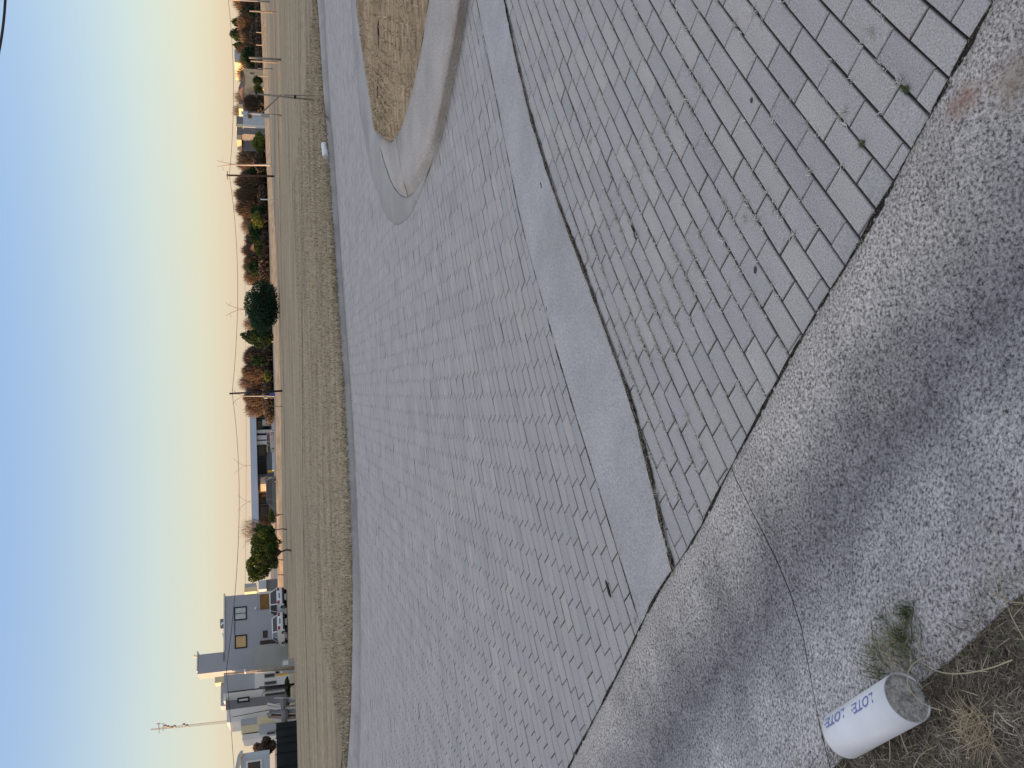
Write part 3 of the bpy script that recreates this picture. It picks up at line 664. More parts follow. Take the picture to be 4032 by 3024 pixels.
Pj2 = np.repeat(cf[np.linalg.norm(cf, axis=1) < 12], 3, axis=0); Pj2 = Pj2 + rng.normal(0, .008, Pj2.shape)
Pj = np.vstack([Pj, Pj2])
o = part('joint_weeds', blades('joint_weeds', Pj, .0015, (.008, .026), (.0018, .0045), (.7, 1.5), rng.uniform(0, 1, len(Pj)), M['dead_weed']), None, kind='stuff'); tag(o, 'tiny bleached dead stems caught in the joints of the block paving', 'weeds')
# debris in the strip seam
n = int(2600); A = resample(strip_near[3:], n); Pd = A + rng.normal(0, .007, (n, 2))
o = part('seam_debris', blades('seam_debris', Pd, .008, (.005, .018), (.001, .003), (.6, 1.55), np.clip(rng.beta(1.2, 2.4, n), 0, 1), M['straw']), None, kind='stuff'); tag(o, 'crumbs of dry grass lying in the dark seam beside the drain strip', 'debris')
n = 900; A = resample(edgeE[(edgeE[:, 0] > -2.5) & (edgeE[:, 0] < 1)], n); Pd = A + rng.normal(0, .004, (n, 2)); 
o = part('seam_debris', blades('seam_debris', Pd, .008, (.004, .012), (.001, .002), (.6, 1.55), np.clip(rng.beta(1.2, 2.4, n), 0, 1), M['straw']), None, kind='stuff'); tag(o, 'crumbs of dry grass in the crack beside the rough gutter', 'debris')
# island grass and field grass near the kerb
N_ = 60000; i1 = rng.integers(0, 119, N_); t = rng.random(N_) ** .8
P = isl_in[i1] + (isl_in[i1 + 1] - isl_in[i1]) * rng.random(N_)[:, None]; cc = ctr[i1]; P = P + (cc - P) * (t * .98)[:, None]
zi = mound(t) - .01; vv = in_view(np.c_[P, P], .3); P = P[vv]; zi = zi[vv]
tn = np.clip(rng.beta(2.6, 2.0, len(P)), 0, .9); gs = rng.random(len(P)) < .03; tn[gs] = .97
o = part('grass', blades('grass', P, zi, (.02, .055), (.006, .015), (.6, 1.5), tn, blade_mat('island_blades', [(0, (.13, .095, .06)), (.35, (.36, .28, .185)), (.65, (.54, .43, .29)), (.85, (.70, .58, .41)), (.93, (.12, .15, .05)), (1, (.12, .15, .05))]), seg=2), isl, kind='stuff')
N_ = 42000; i1 = rng.integers(0, 59, N_); kb2 = kerb_back
P = kb2[i1] + (kb2[i1 + 1] - kb2[i1]) * rng.random(N_)[:, None]; dd = rng.random(N_) ** 2.4 * 22; P[:, 1] += dd; 
zf = np.interp(dd, [0, .15, .5, 1.2, 2.5, 5, 9, 16, 40], [.118, .14, .12, .10, .08, .06, .03, .01, .01])
vv = in_view(np.c_[P, P], .5); P = P[vv]; dd = dd[vv]; zf = zf[vv]
patch = np.sin(P[:, 0] * 1.3 + np.sin(P[:, 1] * 2.1) * 1.5) * np.cos(P[:, 1] * 3.1 + P[:, 0] * .4)
tn = np.clip(rng.beta(2.0, 2.6, len(P)) + patch * .14, 0, .9); gs = rng.random(len(P)) < .07 * (patch > 0); tn[gs] = .96
o = part('grass', blades('grass', P, zf - .01, (.04, .11), (.008, .02), (.2, 1.2), tn, M['straw'], seg=2), None, kind='stuff'); tag(o, 'rough dry grass along the far kerb and over the open field', 'grass')

# loose bits
def pebble(x, y, r, mat, name, label, sc=(1, .7, .5), cat='stone'):
    p = g(x, y); mb = MB(); mb.sphere((p[0], p[1], r * sc[2] * .6), r, 8, 5, sc); tag(part(name, mb.mesh(name, mat, True), None), label, cat)
pebble(2975, 1063, .011, M['stone'], 'pebble', 'dark oval pebble lying on a paver in the middle of the near paving', (1.2, .7, .3))
pebble(2960, 395, .009, M['stone'], 'pebble', 'brownish flat stone on a paver near the upper edge', (1.1, .9, .25))
def leafbit(x, y, L, ang, label, name='twig', r=.002):
    p = g(x, y); mb = MB(); pts = [(p[0] + math.cos(ang) * L * (t - .5), p[1] + math.sin(ang) * L * (t - .5) + .003 * math.sin(t * 9), .004) for t in np.linspace(0, 1, 6)]
    mb.tube(pts, [r * .4, r, r * 1.2, r, r * .8, r * .3], 5); tag(part(name, mb.mesh(name, M['leaf_litter']), None), label, 'twig')
leafbit(2498, 912, .10, R(32), 'dark reddish twig lying in a paver joint near the drain strip', r=.004)
leafbit(2397, 2318, .09, R(40), 'blackish curled leaf in a joint beyond the drain strip', r=.006)
leafbit(2133, 728, .05, R(30), 'brown sliver on the drain strip near its far edge', r=.004)
leafbit(2155, 1215, .04, R(30), 'brown chip beside the drain strip edge', r=.004)

# ---------------------------------------------------------------- marker tubes
def wrap_text(txt, size, P0, axis, up0, radius, s0, phi0, fname):
    cu = bpy.data.curves.new(fname, 'FONT'); cu.body = txt; cu.size = size; cu.extrude = 0; cu.resolution_u = 3; cu.offset = size * .012
    to = bpy.data.objects.new('tmp', cu); C.objects.link(to); bpy.context.view_layer.update()
    me = bpy.data.meshes.new_from_object(to.evaluated_get(bpy.context.evaluated_depsgraph_get())); bpy.data.objects.remove(to)
    side = axis.cross(up0)
    for v in me.vertices:
        s = s0 + v.co.x; phi = phi0 - v.co.y / radius
        r_ = radius + .0011
        v.co = P0 + axis * s + (up0 * math.cos(phi) + side * math.sin(phi)) * r_
    me.materials.clear(); me.materials.append(M['ink']); return me
def marker(label, A, B, rad, texts, n=40, group=None):
    A = Vector(A); B = Vector(B); ax = (B - A).normalized(); L = (B - A).length
    t = thing('marker_tube', label, 'marker tube', A, group)
    up = (Vector((0, 0, 1)) - ax * ax.z).normalized(); sd_ = ax.cross(up)
    def ringp(s, r): return [A + ax * s + (up * math.cos(2 * math.pi * k / n) + sd_ * math.sin(2 * math.pi * k / n)) * r for k in range(n)]
    rings = [ringp(.012, rad - .003), ringp(0, rad - .003), ringp(0, rad), ringp(L * .5, rad), ringp(L - .004, rad), ringp(L, rad - .003), ringp(L, rad - .006), ringp(L - .01, rad - .006)]
    V = [p for r_ in rings for p in r_]; Fs = [(i * n + k, (i + 1) * n + k, (i + 1) * n + (k + 1) % n, i * n + (k + 1) % n) for i in range(len(rings) - 1) for k in range(n)]
    mb = MB(); mb.add(V, Fs); me = mb.mesh('shell', M['pvc'], True); me.flip_normals()
    part('shell', me, t)
    mb = MB(); mb.add([p for r_ in (ringp(-.0012, rad - .0005), ringp(-.0012, rad - .0032)) for p in r_], [(k, n + k, n + (k + 1) % n, (k + 1) % n) for k in range(n)]); part('rim', mb.mesh('rim', M['grimy']), t)
    # mortar core: rough disc slightly inside
    mb = MB(); V = []; K = 9
    for q in range(K + 1):
        for k in range(n):
            a = 2 * math.pi * k / n; r_ = (rad - .0031) * q / K
            h = .002 * math.sin(a * 3 + q) + random.uniform(-.0012, .0012) + (.004 if (q >= 6 and .12 < k / n < .17) else 0) - (.001 if q < 8 else .0)
            V.append(A + ax * (.004 + h) + (up * math.cos(a) + sd_ * math.sin(a)) * r_)
    Fs = [(q * n + k, q * n + (k + 1) % n, (q + 1) * n + (k + 1) % n, (q + 1) * n + k) for q in range(K) for k in range(n)]
    mb.add(V, Fs); me = mb.mesh('mortar_core', M['core']); part('mortar_core', me, t)
    mb = MB(); mb.add([A + ax * (L - .008) + (up * math.cos(2 * math.pi * k / n) + sd_ * math.sin(2 * math.pi * k / n)) * (rad - .004) for k in range(n)], [tuple(range(n))]); part('mortar_core', mb.mesh('mortar_core', M['core']), t)
    for (txt, s0, phi, size) in texts:
        part('lettering', wrap_text(txt, size, A, ax, up, rad, s0, phi, 'lettering'), t)
    return t
zc = .055 + ZB - .01
a_ = g(3573, 2745, zc); b_ = g(3324, 2894, zc)
marker('white plastic tube filled with mortar beside the near gutter, lettered LOTE twice in blue', (*a_, zc), (*b_, zc + .004), .058,
       [('LOTE:', .045, R(36), .036), ('LOTE:', .172, R(42), .036)], n=120)
a_ = g(1286, 618, .17); b_ = g(1279, 566, .18)
a2 = g(1279, 618, .2); b2 = g(1274, 568, .2)
marker('distant white plastic marker tube lying in the grass behind the far kerb', (*a2, .18), (*b2, .19), .065, [('LOTE', .08, R(-60), .09)], 24)

# ---------------------------------------------------------------- vegetation
def crown_mesh(name, blobs, n, size, mat, flat=.8, seedtint=None):
    w = np.array([b[3] * b[4] * b[5] for b in blobs]) ** .67; w = w / w.sum(); k = rng.choice(len(blobs), n, p=w); B = np.array(blobs)[k]
    u = rng.normal(size=(n, 3)); u /= np.linalg.norm(u, axis=1)[:, None]; r = rng.uniform(.45, 1.06, n) ** .6
    c = B[:, :3] + u * r[:, None] * B[:, 3:6]
    # lumps
    a = rng.normal(size=(n, 3)); a /= np.linalg.norm(a, axis=1)[:, None]; b = np.cross(a, rng.normal(size=(n, 3))); b /= np.linalg.norm(b, axis=1)[:, None]
    s = size * rng.uniform(.5, 1.3, n)[:, None]
    V = np.stack([c - a * s - b * s * .25, c + b * s * flat * .8, c + a * s, c - b * s * flat], 1)
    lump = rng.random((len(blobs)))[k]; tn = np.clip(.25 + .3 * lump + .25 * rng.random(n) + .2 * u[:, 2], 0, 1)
    me = mesh_np(name, V.reshape(-1, 3), np.arange(4 * n).reshape(n, 4), mat, False, {'tint': np.repeat(tn, 4)})
    return me
def lumps(c, rx, ry, rz, k, spread=.6, s=(.35, .6)):
    out = [(c[0], c[1], c[2], rx * .72, ry * .72, rz * .72)]
    for _ in range(k):
        u = rng.normal(size=3); u /= np.linalg.norm(u); q = rng.uniform(*s)
        out.append((c[0] + u[0] * rx * spread, c[1] + u[1] * ry * spread, c[2] + u[2] * rz * spread, rx * q, ry * q, rz * q))
    return out
def twig_mesh(name, base, top_c, rx, ry, rz, n, mat, width=.05, length=(.5, 1.2)):
    u = rng.normal(size=(n, 3)); u /= np.linalg.norm(u, axis=1)[:, None]; r = rng.random(n) ** .5
    c = np.array(top_c) + u * r[:, None] * np.array([rx, ry, rz]) * .85
    d = c - np.array(base); d /= np.linalg.norm(d, axis=1)[:, None]; d = d + rng.normal(0, .35, (n, 3)); d[:, 2] += .35; d /= np.linalg.norm(d, axis=1)[:, None]
    L = rng.uniform(*length, n)[:, None]; p = np.cross(d, rng.normal(size=(n, 3))); p /= np.linalg.norm(p, axis=1)[:, None]; w = width * rng.uniform(.4, 1, n)[:, None]
    V = np.stack([c - p * w * .5, c + p * w * .5, c + d * L + p * w * .1, c + d * L - p * w * .1], 1)
    return mesh_np(name, V.reshape(-1, 3), np.arange(4 * n).reshape(n, 4), mat, False, {'tint': np.repeat(rng.random(n), 4)})
def limbs(base, c, rx, ry, rz, k, r0, mat_name='trunk', trunk_frac=.35):
    mb = MB(); b = Vector(base); cc = Vector(c); h = cc.z - b.z
    fork = b + (cc - b) * trunk_frac; mb.tube([b, b + (fork - b) * .5 + Vector((.05 * rx, 0, 0)), fork], [r0, r0 * .8, r0 * .7], 6)
    for _ in range(k):
        u = Vector(rng.normal(size=3)); u.normalize(); e = cc + Vector((u.x * rx, u.y * ry, abs(u.z) * rz * .9)) * .85
        mid_ = fork + (e - fork) * .5 + Vector(rng.normal(size=3)) * .06 * rz
        mb.tube([fork, mid_, e], [r0 * .55, r0 * .35, r0 * .10], 4)
        for _ in range(2):
            e2 = mid_ + (e - mid_) * .4 + Vector(rng.normal(size=3)) * .3 * rz; mb.tube([mid_, e2], [r0 * .25, r0 * .08], 3)
    return mb
def px_ell(x0, x1, y0, y1, Y):                 # ellipse of a crown seen between photo lines, at distance Y
    a = at((x0 + x1) / 2, (y0 + y1) / 2, Y); t = at(x0, (y0 + y1) / 2, Y); s = at((x0 + x1) / 2, y0, Y)
    return a, abs(s[0] - a[0]), abs(t[2] - a[2])
def tree(name, label, x0, x1, y0, y1, base, Y, leaf, n, size, kind='leafy', k=7, bark='bark', group=None, trunk_r=None, trunk_frac=.35, cat='tree', lower=0):
    c, rx, rz = px_ell(x0, x1, y0, y1, Y); ry = rx * .85
    b = (c[0] if base is None else at(1050, base, Y)[0], Y, 0.0)
    t = thing(name, label, cat, b, group); r0 = trunk_r or max(.05, rz * .05)
    part('trunk', limbs(b, c, rx, ry, rz, 7 if kind != 'bare' else 16, r0, trunk_frac=trunk_frac).mesh('trunk', M[bark]), t)
    if kind == 'leafy':
        part('crown', crown_mesh('crown', lumps(c, rx, ry, rz, k), n, size, M[leaf]), t)
    else:
        part('crown', twig_mesh('crown', b, c, rx, ry, rz, n, M[leaf], size, (rz * .18, rz * .5)), t)
    return t
def bush(name, label, x0, x1, y0, y1, Y, leaf, n, size, k=6, group=None, z0=None, cat='bush'):
    c, rx, rz = px_ell(x0, x1, y0, y1, Y); t = thing(name, label, cat, (c[0], Y, 0), group)
    part('stem', limbs((c[0], Y, 0), c, rx, rx * .8, rz, 4, max(.03, rz * .05)).mesh('stem', M['bark']), t)
    part('foliage', crown_mesh('foliage', lumps((c[0], c[1], c[2]), rx, rx * .8, rz, k), n, size, M[leaf]), t)
    return t

# the two near trees
tree('tree', 'broad dark green drooping tree standing alone in the middle distance', 968, 1094, 1104, 1304, 1205, g(1101, 1205)[1], 'leaf_blue', 20000, .085, k=26, trunk_frac=.25)
tc_ = at(1040, 2176, 62); t = thing('tree', 'large leafy tree with a sunlit yellow top left of the long low building', 'tree', (tc_[0], 62, 0))
part('trunk', limbs((tc_[0], 62, 0), tuple(at(1035, 2180, 62)), 1.9, 1.6, 1.2, 12, .085, trunk_frac=.35).mesh('trunk', M['bark']), t)
bl = []
for (xa, xb, ya, yb) in ((972, 1085, 2078, 2175), (985, 1113, 2100, 2150), (965, 1070, 2165, 2240), (972, 1075, 2225, 2292), (1000, 1095, 2130, 2250), (963, 1000, 2195, 2262), (1050, 1105, 2190, 2240), (980, 1085, 2140, 2215), (985, 1100, 2095, 2200), (978, 1085, 2190, 2280), (975, 1060, 2110, 2230), (1000, 1060, 2060, 2100), (1040, 1090, 2070, 2110)):
    c_, rx_, rz_ = px_ell(xa, xb, ya, yb, 62); bl += lumps(c_, rx_, rx_ * .9, rz_, 5, .75, (.25, .45))
part('crown', crown_mesh('crown', bl, 30000, .06, M['leaf_green']), t)
tree('bare_tree', 'leafless tree showing its twigs behind the large leafy tree', 945, 1060, 2030, 2150, 2090, 75, 'twig', 900, .03, 'bare', bark='bark')
tree('tree', 'dark round tree with a rusty tip beside the broad drooping tree', 948, 1075, 1290, 1370, 1330, 150, 'leaf_dark', 9000, .20, k=14)
# far woods, from the right of the view to the left
woods = [
 ('bare_tree', 'rust coloured bare tree at the far right edge of the woods', 918, 1015, -60, 60, 380, 'leaf_rust', 3800, .55, 'leafy'),
 ('pine_tree', 'dark pine standing above the rusty trees behind the first wire post', 908, 990, 72, 112, 390, 'leaf_dark', 2200, .5, 'leafy'),
 ('pine_tree', 'dark pine with a ragged top, second from the right', 906, 985, 108, 165, 390, 'leaf_dark', 2600, .5, 'leafy'),
 ('bare_tree', 'tall orange lit bare tree in front of the two pines', 936, 1018, 55, 130, 370, 'leaf_rust', 3800, .5, 'leafy'),
 ('bare_tree', 'orange lit bare tree between the pines and the grey tower house', 948, 1020, 120, 190, 370, 'leaf_rust', 3200, .5, 'leafy'),
 ('tree', 'small dark evergreen with its top beside the grey tower house', 920, 980, 165, 200, 385, 'leaf_dark', 1800, .5, 'leafy'),
 ('tree', 'dark dense evergreen below the yellow lit tower wall', 950, 1028, 185, 268, 330, 'leaf_dark', 5200, .45, 'leafy'),
 ('tree', 'bushy dark tree under the rusty trees, behind the thin pale posts', 985, 1030, 90, 185, 330, 'leaf_brown', 3600, .45, 'leafy'),
 ('bare_tree', 'thin pinkish bare tree between the tower house and the hipped roof', 928, 1010, 258, 330, 340, 'twig', 1300, .16, 'bare'),
 ('tree', 'green tree in front of the tan house', 996, 1032, 300, 340, 270, 'leaf_dark', 2400, .35, 'leafy'),
 ('tree', 'yellow green lit shrub at the left corner of the tan house', 998, 1032, 335, 362, 250, 'leaf_yellow', 2200, .3, 'leafy'),
 ('bare_tree', 'bare tree behind the braced stake with its twigs against the sky', 920, 1010, 350, 420, 320, 'twig', 1300, .15, 'bare'),
 ('bare_tree', 'rusty bare tree hiding the front of the dark grey house', 955, 1030, 372, 440, 290, 'leaf_brown', 2600, .35, 'leafy'),
 ('bare_tree', 'faint bare tree above the grey house beside the white gabled house', 915, 980, 405, 470, 330, 'twig', 1000, .14, 'bare'),
 ('tree', 'orange lit tree right of the round yellow green bush', 944, 1010, 508, 560, 260, 'leaf_rust', 3400, .35, 'leafy'),
 ('bare_tree', 'brown bare tree beside the orange lit one', 958, 1030, 550, 615, 250, 'leaf_rust', 3000, .3, 'bare'),
 ('tree', 'round yellow green bush lit by the sun behind the dirt track', 988, 1044, 522, 602, 235, 'leaf_yellow', 5200, .28, 'leafy'),
 ('tree', 'dark shaded tree under the brown bare trees left of the green bush', 1000, 1050, 600, 680, 235, 'leaf_brown', 3200, .3, 'leafy'),
 ('bare_tree', 'large bare tree with a rusty top just left of the brown utility pole', 928, 1040, 690, 745, 240, 'leaf_rust', 4200, .30, 'leafy'),
 ('bare_tree', 'large bare tree with fine twigs left of the rusty topped one', 926, 1040, 735, 800, 240, 'leaf_rust', 4200, .28, 'leafy'),
 ('bare_tree', 'bare brown tree above the pair of short white posts', 932, 1045, 790, 860, 238, 'leaf_brown', 3800, .28, 'leafy'),
 ('bare_tree', 'bare tree with pale twigs poking over the brown ones', 925, 1010, 770, 860, 245, 'twig', 1600, .10, 'bare'),
 ('tree', 'brightly lit yellow green tree with a pale forked trunk', 990, 1038, 832, 908, 205, 'leaf_yellow', 5400, .24, 'leafy'),
 ('bare_tree', 'bare tree rising behind the bright yellow green tree', 948, 1020, 855, 930, 240, 'twig', 1700, .10, 'bare'),
 ('pine_tree', 'dark conical evergreen just left of the bright yellow green tree', 978, 1050, 868, 965, 225, 'leaf_dark', 4600, .28, 'leafy'),
 ('tree', 'mid green leafy tree in front of the orange tiled roof', 998, 1035, 938, 1002, 205, 'leaf_green', 3600, .22, 'leafy'),
 ('bare_tree', 'brown leafless tree left of the orange tiled roof', 962, 1045, 1000, 1060, 225, 'leaf_brown', 3800, .28, 'leafy'),
 ('bare_tree', 'brown tree touching the broad drooping tree on its right side', 968, 1060, 1050, 1112, 225, 'leaf_brown', 3800, .28, 'leafy'),
 ('bare_tree', 'pinkish bare tree behind the right shoulder of the drooping tree', 957, 1020, 1060, 1130, 240, 'twig', 1300, .10, 'bare'),
 ('bare_tree', 'bare tree between the drooping tree and the dark round tree', 955, 1040, 1240, 1310, 200, 'twig', 1500, .09, 'bare'),
 ('bare_tree', 'rusty bare tree just left of the dark round tree', 960, 1058, 1372, 1440, 175, 'leaf_brown', 4200, .22, 'leafy'),
 ('bare_tree', 'bare tree with an orange side lit crown near the black utility pole', 956, 1055, 1430, 1500, 175, 'leaf_rust', 4600, .22, 'leafy'),
 ('bare_tree', 'bare tree with tall fine twigs behind the black utility pole', 938, 1050, 1470, 1545, 178, 'twig', 2200, .08, 'bare'),
 ('bare_tree', 'orange twigged tree between the black pole and the long low building', 962, 1055, 1530, 1600, 178, 'leaf_rust', 4200, .2, 'leafy'),
 ('bare_tree', 'bare twigs reaching over the end of the long blue grey canopy', 960, 1050, 1575, 1650, 182, 'twig', 1400, .08, 'bare'),
 ('tree', 'small yellow green bush low in front of the brown trees', 1038, 1066, 1458, 1500, 160, 'leaf_yellow', 2200, .18, 'leafy'),
 ('bare_tree', 'brown bare tree showing behind the left end of the glass front', 1020, 1075, 2030, 2085, 120, 'leaf_brown', 1800, .12, 'leafy'),
 ('tree', 'small bright green sapling crown tied to a thin stake', 1056, 1082, 2003, 2054, 95, 'leaf_yellow', 1800, .10, 'leafy'),
]
for (nm, lab, x0, x1, y0, y1, Y, leaf, n, sz, kd) in woods:
    if leaf in ('leaf_rust', 'leaf_brown') and nm == 'bare_tree': kd = 'bare'; n = int(n * 1.3); sz = .0009 * Y * (.5 if leaf == 'twig' else .8)
    tree(nm, lab, x0, x1, y0, y1, None, Y, leaf, n, sz * (.8 if leaf == 'leaf_dark' else 1), kd, k=16 if leaf == 'leaf_dark' else 9, bark='bark', trunk_frac=.3)
def ORD(n):
    a = 'first second third fourth fifth sixth seventh eighth ninth tenth eleventh twelfth thirteenth fourteenth fifteenth sixteenth seventeenth eighteenth nineteenth'.split()
    if n < 20: return a[n - 1]
    t = {2: 'twent', 3: 'thirt'}[n // 10]; return t + 'ieth' if n % 10 == 0 else t + 'y ' + a[n % 10 - 1]
for k in range(34):                            # the many alike bare trees that fill the wood
    y = -30 + k * 34 + random.uniform(-10, 10) if k < 34 else 0
    Y = float(np.interp(y, [0, 450, 700, 1100], [400, 310, 255, 240])); w_ = random.uniform(26, 42); top = random.uniform(932, 962) + (16 if y > 850 else 0) + (14 if 250 < y < 520 else 0)
    tree('bare_tree', 'leafless tree of the far wood, ' + ORD(k + 1) + ' from the right edge of view', top, 1035, y - w_, y + w_, None, Y, random.choice(['leaf_rust', 'leaf_brown', 'leaf_brown', 'twig']), 2600, .0007 * Y, 'bare', bark='bark', group='leafless brown trees of the far wood')
for k in range(7):
    y = 1385 + k * 36; tree('bare_tree', 'leafless tree of the row behind the black utility pole, ' + ORD(k + 1) + ' from the dark round tree', random.uniform(955, 972), 1050, y - 26, y + 26, None, 182, random.choice(['leaf_rust', 'leaf_brown']), 2400, .12, 'bare', group='leafless trees behind the black pole')
for (x0, x1, y0, y1, Y, lf, lb) in ((975, 1040, 648, 690, 240, 'leaf_dark', 'dark evergreen filling the gap right of the highest twin lamp post'), (985, 1045, 812, 850, 228, 'leaf_dark', 'dark green tree just right of the bright yellow green tree'),
    (972, 1050, 1030, 1085, 220, 'leaf_dark', 'dark green tree between the orange tiled roof and the drooping tree'), (985, 1055, 1395, 1440, 170, 'leaf_dark', 'dark green tree left of the dark round tree with the rusty tip'), (975, 1030, 20, 70, 350, 'leaf_dark', 'dark green tree low in the wood at the right edge of the view'), (990, 1050, 1255, 1300, 190, 'leaf_dark', 'dark green tree behind the left side of the drooping tree')):
    tree('tree', lb, x0, x1, y0, y1, None, Y, lf, 4200, .0011 * Y, 'leafy', k=14, trunk_frac=.3)
# undergrowth: dark mass along the foot of the woods
def hedge(label, pts, Y0, Y1, leaf, n, size):
    t = thing('undergrowth', label, 'hedge', (0, 0, 0)); blobs = []
    for k in range(len(pts) - 1):
        (xa, ya, ba), (xb, yb, bb) = pts[k], pts[k + 1]
        for q in range(6):
            f = (q + random.random()) / 6; Y = Y0 + (Y1 - Y0) * (k + f) / (len(pts) - 1); y = ya + (yb - ya) * f; x = xa + (xb - xa) * f
            p = at(x, y, Y); h = p[2]; blobs.append((p[0], Y + random.uniform(-3, 3), h * .45, h * 1.3 + 1.5, 3, h * .55))
    c = np.array([b[:3] for b in blobs]).mean(0); t.location = (c[0], c[1], 0)
    part('foliage', crown_mesh('foliage', blobs, n, size, M[leaf]), t)
hedge('dark shaded undergrowth at the foot of the far right woods', [(1004, -40, 0), (1006, 120, 0), (1005, 280, 0), (1010, 440, 0)], 350, 290, 'leaf_brown', 16000, .5)
hedge('dark shaded undergrowth below the brown bare trees left of centre right', [(1015, 480, 0), (1015, 640, 0), (1012, 800, 0), (1018, 960, 0), (1020, 1110, 0)], 265, 215, 'leaf_brown', 20000, .35)
hedge('dark shaded undergrowth between the drooping tree and the long low building', [(1032, 1280, 0), (1030, 1420, 0), (1035, 1560, 0), (1036, 1600, 0)], 185, 172, 'leaf_brown', 9000, .28)

# ---------------------------------------------------------------- posts, poles, lamps
def post(name, label, top, bot, w, mat, cat='post', Y=None, group=None, taper=.85):
    b = g(*bot) if Y is None else None
    if Y is None: Y = b[1]; B = Vector((b[0], Y, -.1))
    else: q = at(*bot, Y); B = Vector((q[0], Y, min(q[2], 0)))
    T = Vector(at(*top, Y)); t = thing(name, label, cat, (B.x, B.y, 0), group)
    mb = MB(); mb.tube([B, B + (T - B) * .5, T], [w / 2, w / 2 * (1 + taper) / 2, w / 2 * taper], 8); part('shaft', mb.mesh('shaft', M[mat], True), t)
    return t, B, T
pl1, B1, T1 = post('utility_pole', 'brown wooden utility pole in front of the far bare trees', (892, 690), (1081, 694), .26, 'pole_brown', 'utility pole')
pl2, B2, T2 = post('utility_pole', 'black utility pole with a blue panel near the long low building', (903, 1550), (1112, 1539), .20, 'pole_black', 'utility pole')
pl0, B0, T0 = post('utility_pole', 'pale utility pole at the right edge of the view', (897, -2), (1058, 6), .26, 'lamp_post', 'utility pole', Y=110)
mb = MB(); p = at(1062, 1551, B2.y - .3); q = at(1083, 1560, B2.y - .3); mb.box(min(p[0], q[0]), max(p[0], q[0]) + .1, B2.y - .35, B2.y - .18, q[2], p[2]); part('panel', mb.mesh('panel', M['blue_sign']), pl2)
mb = MB(); mb.tube([T1 + Vector((-.5, 0, -.1)), T1 + Vector((.5, 0, -.1))], .04, 4); part('crossarm', mb.mesh('crossarm', M['pole_brown']), pl1)
post('wooden_post', 'weathered leaning post in the field below the far right woods', (982, 43), (1087, 49), .16, 'post')
post('wooden_post', 'taller grey post of the pair in the field at the right', (980, 227), (1107, 235), .17, 'post')
post('wooden_post', 'shorter grey post of the pair in the field at the right', (987, 240), (1095, 246), .16, 'post')
post('pale_post', 'pale sunlit post just left of the pair of grey posts', (1014, 270), (1073, 270), .13, 'bark_pale')
post('pale_post', 'thin pale post in front of the tan house', (1015, 299), (1058, 301), .16, 'bark_pale')
post('pale_post', 'small pale stake below the rusty trees, right of two', (1008, 127), (1048, 129), .2, 'bark_pale')
post('pale_post', 'small pale stake below the rusty trees, left of two', (1008, 177), (1050, 179), .2, 'bark_pale')
post('pale_post', 'white post in front of the large bare trees', (1025, 785), (1085, 787), .14, 'wall_white')
post('pale_post', 'thin pale post behind the dirt track, below the orange lit tree', (1022, 612), (1049, 612), .18, 'bark_pale')
post('pale_post', 'thin post on the grey road strip in front of the white art column', (1072, 1599), (1114, 1600), .06, 'pole_brown')
post('fence_post', 'thin dark fence post under the large leafy tree, nearest its trunk', (1093, 2204), (1117, 2205), .09, 'pole_brown')
post('fence_post', 'thin dark fence post between the large leafy tree and the first car', (1093, 2263), (1118, 2264), .09, 'pole_brown')
post('pale_post', 'yellow green lit garden post in front of the dark round tree', (1048, 1345), (1077, 1345), .18, 'wall_yellow')
post('pale_post', 'thin tall pale post beside the yellow green garden post', (1030, 1326), (1072, 1327), .1, 'bark_pale')
# stakes with braces
st1, Ba, Ta = post('braced_stake', 'tall thin stake with a leaning brace standing at the near edge of the field', (979, 366), (1243, 395), .055, 'post', 'stake')
mb = MB(); q = Vector(at(1118, 374, Ba.y)); r_ = g(1243, 377); mb.tube([q, Vector((r_[0], r_[1], -.1))], .015, 6); part('brace', mb.mesh('brace', M['post']), st1)
mb = MB(); q = Vector(at(1009, 367, Ba.y - .03)); mb.box(q.x - .03, q.x + .03, q.y - .03, q.y + .05, q.z - .025, q.z + .025); part('clamp', mb.mesh('clamp', M['black']), st1)
mb = MB(); q = Vector(at(1162, 382, Ba.y - .03)); mb.box(q.x - .04, q.x + .04, q.y - .03, q.y + .05, q.z - .03, q.z + .03); part('clamp', mb.mesh('clamp', M['black']), st1)
st2, Ba, Ta = post('meter_post', 'grey post with a meter box and a leaning brace at the field edge', (988, 447), (1109, 455), .16, 'metal', 'post')
mb = MB(); q = Vector(at(1028, 446, Ba.y)); r_ = g(1105, 411); mb.tube([q, Vector((r_[0], Ba.y + .2, 0))], .05, 6); part('brace', mb.mesh('brace', M['post']), st2)
mb = MB(); p = at(1028, 453, Ba.y - .15); q = at(1061, 466, Ba.y - .15); mb.box(min(p[0], q[0]), max(p[0], q[0]), Ba.y - .35, Ba.y - .1, q[2], p[2]); part('meter_box', mb.mesh('meter_box', M['metal']), st2)
